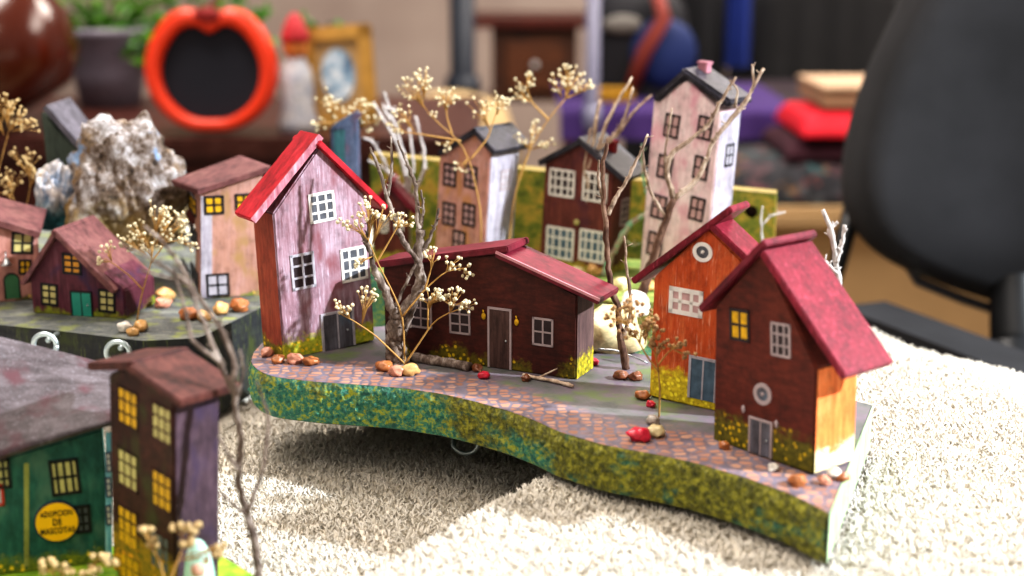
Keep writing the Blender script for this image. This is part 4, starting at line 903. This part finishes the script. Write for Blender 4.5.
st.build('stems', plain('green_stem', '#4c6c24', .6), pt)
# brown jug lying tilted
jc = on_y(22, 80, CY+8); 
jg = thing('glazed_jug', 'glossy reddish brown jug with dark mouth at the upper left', 'jug', (jc.x+2, CY+6, CZ+3.25), (0, R(-32), 0))
pr = [(6, 0), (9.5, 3), (11, 8), (10.4, 12.5), (8, 16), (6.2, 18), (6.6, 19.5), (5.8, 19.6), (5.2, 18)]
MB().lathe(pr, n=36).build('body', plain('brown_glaze', '#4e1c0a', .18, .6, var=.2, sc=.1), jg)
MB().lathe([(5.3, 17.5), (5.2, 18.4)], n=24).build('mouth_shade', M['black'], jg)  # black disc across the opening, stands in for shade inside the jug
MB().tube([(9.5, 0, 11), (12.5, 0, 13), (11.5, 0, 17.5), (6.4, 0, 18.3)], [.9, .9, .9, .8], 10).build('handle', plain('pale_handle_glaze', '#a8988c', .3), jg)
# ------------------------------------------------------------------ background: room things
# dark floor lamp pole and thin grey pole
def pole(px, y, r_, mat, label, name, ptop=-60, extra=None):
    p = on_y(px, 100, y); zt = on_y(px, ptop, y).z
    o = thing(name, label, 'stand', (p.x, y, -72))
    MB().lathe([(14, 0), (14, 1.5), (3, 2.5), (r_, 4)], n=28).build('base', mat, o); MB().tube([(0, 0, 3), (0, 0, (zt+72)/2), (0, 0, zt+72)], r_, 12).build('pole', mat, o)
    MB().lathe([(r_*1.3, 60), (r_*1.5, 63), (r_*1.3, 66)], n=14).build('collar', mat, o)
pole(463, 330, 2.9, plain('dark_blue_pole', '#1c222e', .5), 'thick dark upright stand against the beige wall', 'floor_stand')
pole(592, 270, 1.35, plain('pale_blue_grey_pole', '#6c6c84', .4, .5), 'thin blue grey upright pole behind the maroon house', 'floor_stand')
# round beige pouf
pc = on_y(450, 165, 300)
po = thing('round_pouf', 'round beige padded stool behind the pink house', 'stool', (pc.x, 300, -72))
zt = on_y(452, 92, 300).z+72
MB().lathe([(10, 4), (15, 6), (16, zt*.5), (15.5, zt*.8), (12, zt*.96), (4, zt)], n=32).build('cushion', plain('beige_fabric', '#b49c74', .9, sc=.1), po)
for k in range(4): MB().tube([(math.cos(k*1.57+.6)*10, math.sin(k*1.57+.6)*10, 0), (math.cos(k*1.57+.6)*9, math.sin(k*1.57+.6)*9, 6)], 1.4, 8).build('leg', DW, po)
# small dark wooden table
c_ = on_y(535, 18, 420); zt = c_.z+72; w_ = 105*420/F
tbl = thing('side_table', 'small dark brown wooden cabinet against the beige wall', 'cabinet', (c_.x, 440, -72))
MB().box((0, 0, zt-1.5), (w_+6, 40, 3)).build('top', DW, tbl, bevel=.4); MB().box((0, 0, zt-14), (w_-6, 34, 22)).build('drawer_case', paint('brown_cabinet', ['#241008', '#34190a', '#46240f'], None, grain=(.1, .3, .3)), tbl, bevel=.3)
dr_ = MB().box((0, -17.6, zt-14), (w_-14, 1.2, 15)).build('drawer', paint('brown_drawer', ['#341a0a', '#46240e', '#542c12'], None, grain=(.1, .3, .3)), tbl, bevel=.3)
MB().ball((0, -19, zt-14), 1.2, 2).build('knob', M['metal'], dr_)
for sx in (-1, 1):
    for sy in (-1, 1): MB().tube([(sx*(w_/2-4), sy*15, 0), (sx*(w_/2-4), sy*15, zt-25)], [1.8, 2.6], 8).build('leg', DW, tbl)
# work desk with purple cloth at the right
DY = 290.0; dz = on_y(640, 100, DY).z
x0, x1 = on_y(572, 120, DY).x, on_y(1060, 120, DY).x
dk = thing('long_desk', 'dark long desk behind the white tower house', 'desk', ((x0+x1)/2, DY, -72))
dw = x1-x0; hz = dz+72
MB().box((0, 12, hz-2), (dw, 62, 4)).build('top', plain('dark_desk_top', '#2a2026', .5, sc=.1), dk, bevel=.4)
for sx in (-1, 1):
    for yv in (-15, 38): MB().box((sx*(dw/2-4), yv, hz/2-2), (5, 5, hz-4)).build('leg', M['black'], dk, bevel=.3)
# purple cloth hanging over the desk front
a0, a1 = on_y(560, 100, DY-20).x, on_y(800, 100, DY-20).x; zf = on_y(660, 140, DY-20).z
rows = []
for j in range(16):
    k = j/15; r_ = []
    for i in range(50):
        x = a0+(a1-a0)*i/49; wv = math.sin(i*.9)*.6+math.sin(i*.37+1)*.8
        if k < .5: r_.append(Vector((x, DY+30-k*2*50.5+ (wv*.2), dz+.3+.15*math.sin(i*.5+j)+.2)))
        else: kk = (k-.5)*2; r_.append(Vector((x, DY-20.5-1.2*kk*(1+wv*.5), dz+.3-(dz-zf)*kk)))
    rows.append(r_)
tag(MB().grid(rows).build('purple_cloth', plain('purple_fabric', '#38225a', .9, sc=.08), loc=((a0+a1)/2, DY-20, dz)), 'purple cloth spread over the front of the long desk', 'cloth')
# backpack on desk
def backpack(px, py, w, h_, y, label, body, accent, strapc):
    p = on_y(px, py, y); W_, H_ = w*y/F, h_*y/F
    o = thing('backpack', label, 'bag', (p.x, y, dz+.6))
    mb = MB(); rows = []
    for j in range(14):
        k = j/13; wz = H_*k; s_ = (1-.06*k)*math.sqrt(max(.02, 1-max(0, (k-.6)/.42)**2)); r_ = []
        for i in range(25):
            g = 2*math.pi*i/24; cx_, sx_ = math.cos(g), math.sin(g); e = .55
            r_.append(Vector((math.copysign(abs(cx_)**e, cx_)*W_/2*s_, math.copysign(abs(sx_)**e, sx_)*9*s_, wz)))
        rows.append(r_)
    mb.grid(rows).build('body', body, o)
    mb = MB(); mb.ball((W_*.22, -8.5, H_*.38), H_*.3, 3, 1, .05, 1, (.95, .35, 1)).build('front_pocket', accent, o)
    MB().tube([(-W_*.1, -9.6, H_*.05), (W_*.02, -11.5, H_*.4), (W_*.2, -11.3, H_*.68), (W_*.12, -9, H_*.92)], [1.5, 1.6, 1.6, 1.3], 8).build('strap', strapc, o)
    MB().tube([(-3, 0, H_*.97), (-2.5, 0, H_+2.5), (2.5, 0, H_+2.5), (3, 0, H_*.97)], .7, 8).build('top_handle', body, o)
    MB().ball((-W_*.18, -9, H_*.62), H_*.14, 2, 2, .1, 1, (1.3, .3, .6)).build('grey_patch', plain('grey_mesh_patch', '#6c6864', .7, sc=.2), o)
backpack(637, 60, 100, 112, DY+8, 'dark backpack with blue pocket and red strap on the long desk', plain('black_nylon', '#15151c', .7, sc=.1), plain('navy_nylon', '#1c2c5c', .7, sc=.1), plain('rust_red_strap', '#7c342c', .7, sc=.1))
# yellow pad
c_ = on_y(610, 92, DY-6); tag(MB().box((c_.x, DY-6, dz+1.6), (9, 6, 2)).box((c_.x, DY-6, dz+2.8), (8.4, 5.6, .4)).build('yellow_sponge', plain('mustard_sponge', '#b08424', .8, sc=.3), loc=(c_.x, DY-6, dz+.6), bevel=.3), 'small mustard yellow block on the desk by the backpack', 'sponge')
# a black jacket and a blue cloth hanging on a rack behind the desk
RY = DY+62
p = on_y(760, 0, RY); rk = thing('folding_screen', 'black folding screen standing behind the long desk', 'screen', (p.x, RY+14, -72))
rx0, rx1 = on_y(628, 0, RY).x-p.x, on_y(960, 0, RY).x-p.x; rz = on_y(700, -45, RY).z+72
for k in range(3):
    xa_, xb_ = rx0+(rx1-rx0)*k/3, rx0+(rx1-rx0)*(k+1)/3
    MB().box(((xa_+xb_)/2, (k % 2)*3, rz/2), (xb_-xa_-1, 2, rz)).build('panel', plain('black_screen_cloth', '#18181b', .9, sc=.1), rk, bevel=.4)
def drape(name, label, pxa, pxb, ytop, ybot, mat, y, amp=2.0, seed=1, cat='clothes', flare=1.02):
    a_, b_ = on_y(pxa, ytop, y).x, on_y(pxb, ytop, y).x; zt_, zb_ = on_y(pxa, ytop, y).z, on_y(pxa, ybot, y).z; m_ = (a_+b_)/2; rows = []; back = []
    for j in range(20):
        k = j/19; sh = (.35+.65*min(1, (k/.18))**.5) if cat == 'clothes' else 1
        fl = 1+(flare-1)*k; rf = []; rb_ = []
        for i in range(40):
            u = i/39*2-1; wv = (noise.noise(Vector((u*4+seed*9, k*.7, seed)))+.4*math.sin(u*14+seed))*amp*(.3+.7*k)
            th = 4*math.sqrt(max(0, 1-u*u))
            rf.append(Vector((m_+(b_-a_)/2*u*sh*fl, y-th+wv, zt_+(zb_-zt_)*k))); rb_.append(Vector((m_+(b_-a_)/2*u*sh*fl, y+th+wv, zt_+(zb_-zt_)*k)))
        rows.append(rf+rb_[::-1]+rf[:1])
    mb = MB().grid(rows); mb.tube([(m_, y, zt_), (m_, y, zt_+2.2), (m_+1.5, y, zt_+4.6), (m_, y, zt_+6.2)], .35, 6)
    return tag(mb.build(name, mat, loc=(m_, y, zt_+5)), label, cat)
drape('hanging_jacket', 'black jacket hanging at the left of the clothes rack', 671, 721, -30, 98, plain('black_wool', '#121216', .9, sc=.1), RY, seed=1)
drape('hanging_garment', 'bright blue garment hanging between two dark coats', 727, 753, -30, 66, plain('royal_blue_fabric', '#14286c', .85, sc=.1), RY, seed=2)
drape('hanging_jacket', 'wide charcoal coat hanging right of the blue garment', 760, 900, -30, 108, plain('charcoal_wool', '#1c1c1e', .95, sc=.1), RY, amp=1.2, seed=3)
drape('hanging_jacket', 'dark grey scarf like jacket hanging left of the black jacket', 634, 664, -30, 60, plain('dark_grey_wool', '#2a2830', .95, sc=.1), RY, seed=5)
# folded cloths and a tan box at the right on a low bench
BY = 246.0; bz = on_y(800, 190, BY).z
bx0, bx1 = on_y(690, 150, BY).x, on_y(1080, 150, BY).x
bn = thing('low_bench', 'tan storage bench with folded cloths behind the tower house', 'bench', ((bx0+bx1)/2, BY, -72)); bw = bx1-bx0
TANB = plain('tan_bench_fabric', '#a88c66', .85, sc=.05)
MB().box((0, 0, bz+72-2), (bw, 36, 4)).build('seat_board', TANB, bn, bevel=1.0)
MB().box((0, 1, (bz+72-4)/2+2), (bw-2, 32, bz+72-8)).build('chest', TANB, bn, bevel=.5)
for sx in (-1, 1):
    for sy in (-1, 1): MB().tube([(sx*(bw/2-6), sy*12, 0), (sx*(bw/2-6), sy*12, 3)], 2, 10).build('foot', M['black'], bn)
def folded(name, label, pxa, pxb, pyt, pyb, y, mat, depth=24, cat='cloth', seed=1, lay=4):
    a_, b_ = on_y(pxa, pyb, y-depth/2).x, on_y(pxb, pyb, y-depth/2).x; zb_ = on_y(pxa, pyb, y-depth/2).z; zt_ = on_y(pxa, pyt, y-depth/2).z; mb = MB()
    return a_, b_, zb_, zt_
t = NT('patterned_rag', .9); c = t.ramp(t.vor((.35, .35, .35), 'F1', 'Color'), [(.2, '#1c1c22'), (.45, '#3c3c42'), (.6, '#2c6a6c'), (.75, '#7c2430'), (.9, '#8c6c3c')])
RAGM = t.col(t.mix(t.smooth(t.noise((.5, .5, .5), 3), .45, .55), '#222226', t.mix(.5, c, '#2c2c30')))
def cushion(name, label, cx, cz0, y, w, d, h_, mat, seed, cat):
    mb = MB(); rows = []
    n_ = 26; m_ = 20
    for j in range(m_+1):
        v = j/m_*2-1; r_ = []
        for i in range(n_+1):
            u = i/n_*2-1; e = (1-abs(u)**5)*(1-abs(v)**5)
            r_.append(Vector((cx+u*w/2, y+v*d/2, cz0+h_*.18+h_*.82*e**.35*(1+.12*noise.noise(Vector((u*3, v*3, seed)))))))
        rows.append(r_)
    mb.grid(rows); mb.grid([[Vector((p.x, p.y, cz0)) for p in r_] for r_ in rows], flip=True)
    for e0 in (rows[0], rows[-1], [r_[0] for r_ in rows], [r_[-1] for r_ in rows]): mb.grid([e0, [Vector((p.x, p.y, cz0)) for p in e0]])
    return tag(mb.build(name, mat, loc=(cx, y, cz0)), label, cat)
k = BY/F
cushion('folded_blanket', 'dark patterned folded blanket lying on the low bench', on_y(790, 170, BY).x, bz, BY, 150*k, 30, 38*k, RAGM, 2, 'blanket')
zt2 = bz+38*k
cushion('folded_cloth', 'dark maroon and navy folded cloth on the patterned blanket', on_y(815, 130, BY).x+2, zt2+.6, BY+2, 100*k, 26, 18*k, plain('dark_maroon_fabric', '#3a1824', .9, sc=.15), 4, 'cloth')
zt3 = zt2+.6+18*k
cushion('folded_cloth', 'bright red folded cloth under the tan box', on_y(838, 110, BY).x, zt3+.6, BY+1, 96*k, 26, 22*k, plain('bright_red_fabric', '#c8182c', .8, sc=.15), 6, 'cloth')
zt4 = zt3+.6+22*k
c_ = on_y(850, 90, BY+3)
bo = thing('cardboard_box', 'flat tan cardboard box on top of the red cloth', 'box', (c_.x, BY+3, zt4+.5))
MB().box((0, 0, 1.5), (80*k, 22, 3)).build('tray', plain('tan_cardboard', '#a08468', .85, sc=.15), bo, bevel=.3); MB().box((0, 0, 3.3), (82*k, 23, .7)).build('lid', plain('tan_cardboard_lid', '#b0947a', .85, sc=.15), bo, bevel=.15)

# ------------------------------------------------------------------ office chair
OY = 118.0
oc = on_y(1075, 200, OY)
ch = thing('office_chair', 'big black padded office chair at the right edge', 'chair', (oc.x, OY, -72))
pts = [(912,-20),(893,20),(872,62),(855,108),(844,150),(841,185),(846,215),(858,238),(882,258),(915,274),(960,291),(1010,306),(1075,316)]
P = [on_y(x, y, OY)-Vector((oc.x, OY, -72)) for x, y in pts]
top = on_y(930, -90, OY)-Vector((oc.x, OY, -72)); P = [Vector((top.x+4, 0, top.z+5)), Vector((top.x, 0, top.z))]+P
out = [(p.x, p.z) for p in smoothpts(resample(P, 60), 3)]
full = out+[(-x, z) for x, z in out[::-1]]
cz = sum(z for _, z in full)/len(full); rows = []
for ins, yv in ((.90, 4.6), (.965, 4.0), (.995, 2.4), (1.0, .6), (.99, -1.2), (.955, -2.4), (.86, -3.2), (.6, -3.6), (.2, -3.7), (.0, -3.7)):
    rows.append([Vector((x*ins, yv+.0035*(x*ins)**2*-1, cz+(z-cz)*ins)) for x, z in full+full[:1]])
t = NT('black_chair_fabric', .9, .2); f = t.noise((.08, .08, .08), 4); t.bump(t.noise((12, 12, 12), 2), .3, .05)
CHM = t.col(t.ramp(f, [(.3, '#222224'), (.7, '#303033')]))
mb = MB().grid(rows); mb.grid([rows[0], [Vector((0, 5, cz))]*len(rows[0])], flip=True); mb.build('backrest', CHM, ch)
BLK = plain('black_plastic', '#121316', .45, sc=.2)
MB().tube([P[-5]+Vector((2, -1.0, -.3)), P[-4]+Vector((0, -1.0, -.4)), P[-3]+Vector((0, -1.0, -.5)), P[-2]+Vector((0, -1, -.6)), P[-1]+Vector((0, -1, -.7))], .45, 8).build('piping', plain('grey_piping', '#4c4c50', .5), ch)
MB().box((0, 6.5, cz-6), (7, 3, 60)).build('back_bracket', BLK, ch, bevel=.5)
def rbox(c, s, rot=None): return MB().box(c, s, rot)
rbox((0, -26, 44), (50, 48, 8)).build('seat', CHM, ch, bevel=2.5, seg=4)
dv = Vector((-17, 7.5, 0)).normalized()
# arm rest beside the towel edge
a_, b_ = on_z(838, 255, -4)-Vector((oc.x, OY, -72)), on_z(1090, 362, -4)-Vector((oc.x, OY, -72))
a_, b_ = on_z(852, 300, -5), on_z(1080, 385, -5); off = Vector((oc.x, OY, -72)); c_ = (a_+b_)/2-off; dl = (b_-a_); ro = Matrix.Rotation(math.atan2(dl.y, dl.x), 3, 'Z')
MB().box(c_+Vector((0, 0, -2)), (dl.length, 7.5, 4), ro).build('armrest', CHM, ch, bevel=1.4, seg=4)
pa = on_y(1010, 345, 108)-off
MB().tube([Vector((pa.x, pa.y, 66)), Vector((pa.x+1, pa.y-3, 55)), Vector((pa.x+4, -24, 46)), Vector((-18, -24, 41))], [1.8, 1.8, 1.8, 1.8], 10).tube([Vector((pa.x+.5, pa.y, 65)), Vector((pa.x+4, 2, 70)), Vector((pa.x+6, 4, 79))], 2.0, 10).build('arm_bracket', BLK, ch)
MB().tube([P[8]+Vector((1.5, 3, 1)), P[8]+Vector((0, 2, -5)), P[8]+Vector((-1.4, 0, -8.5))], [.9, .8, .7], 8).build('tilt_lever', BLK, ch)
MB().tube([(0, -26, 10), (0, -26, 25), (0, -26, 40)], 2.6, 14).build('gas_lift', M['metal'], ch)
for k in range(5):
    g = k*2*math.pi/5+.3; e = Vector((math.cos(g)*30, -26+math.sin(g)*30, 7)); lg = MB().tube([(0, -26, 12), (0, -26, 12) if 0 else Vector((math.cos(g)*15, -26+math.sin(g)*15, 10)), e], [2.6, 2.2, 1.6], 10).build('base_leg', BLK, ch)
    MB().ball((e.x, e.y, 2.8), 2.8, 2, 1, 0, 1, (.6, 1, 1)).build('caster', BLK, lg)

# ------------------------------------------------------------------ light
w = bpy.data.worlds.new('world'); scn.world = w; w.use_nodes = True
bg = w.node_tree.nodes['Background']; bg.inputs[0].default_value = (1.0, .93, .86, 1); bg.inputs[1].default_value = .34
def light(name, typ, loc, tgt, energy, color, **kw):
    l = bpy.data.lights.new(name, typ); l.energy = energy; l.color = color
    for k_, v_ in kw.items(): setattr(l, k_, v_)
    o = bpy.data.objects.new(name, l); COL.objects.link(o); o.location = Vector(loc)*S
    o.rotation_euler = (Vector(tgt)-Vector(loc)).to_track_quat('-Z', 'Y').to_euler(); return o
light('key_lamp', 'SPOT', (174, 16, 119), (2, 64, 5), 480, (.88, .95, 1.0), spot_size=R(40), spot_blend=.4, shadow_soft_size=.03)
light('overhead_fill', 'AREA', (-20, 10, 120), (0, 60, 0), 8.5, (1, .87, .73), size=.8)  # soft warm fill from above, no fixture stands there
light('front_fill', 'AREA', (-75, -5, 75), (0, 48, 0), 2.5, (1, .9, .78), size=.5)  # added fill to brighten the near towel, no window there
light('room_fill', 'AREA', (-60, 150, 210), (-40, 220, -20), 75, (1, .92, .84), size=1.2)  # added fill to brighten the back left of the room, no fixture
light('far_room_fill', 'AREA', (110, 330, 170), (60, 420, -72), 90, (1, .9, .8), size=1.2)  # fill over the far floor and wall, no fixture there
light('side_room_fill', 'AREA', (130, 200, 120), (95, 330, -72), 30, (1, .9, .8), size=1.0)  # added fill to brighten floor and bench at the right, no fixture
scn.view_settings.view_transform = 'Standard'; scn.view_settings.look = 'None'
try: scn.view_settings.look = 'Medium High Contrast'
except Exception as e_: print(e_)
scn.view_settings.exposure = .08; scn.view_settings.gamma = 1
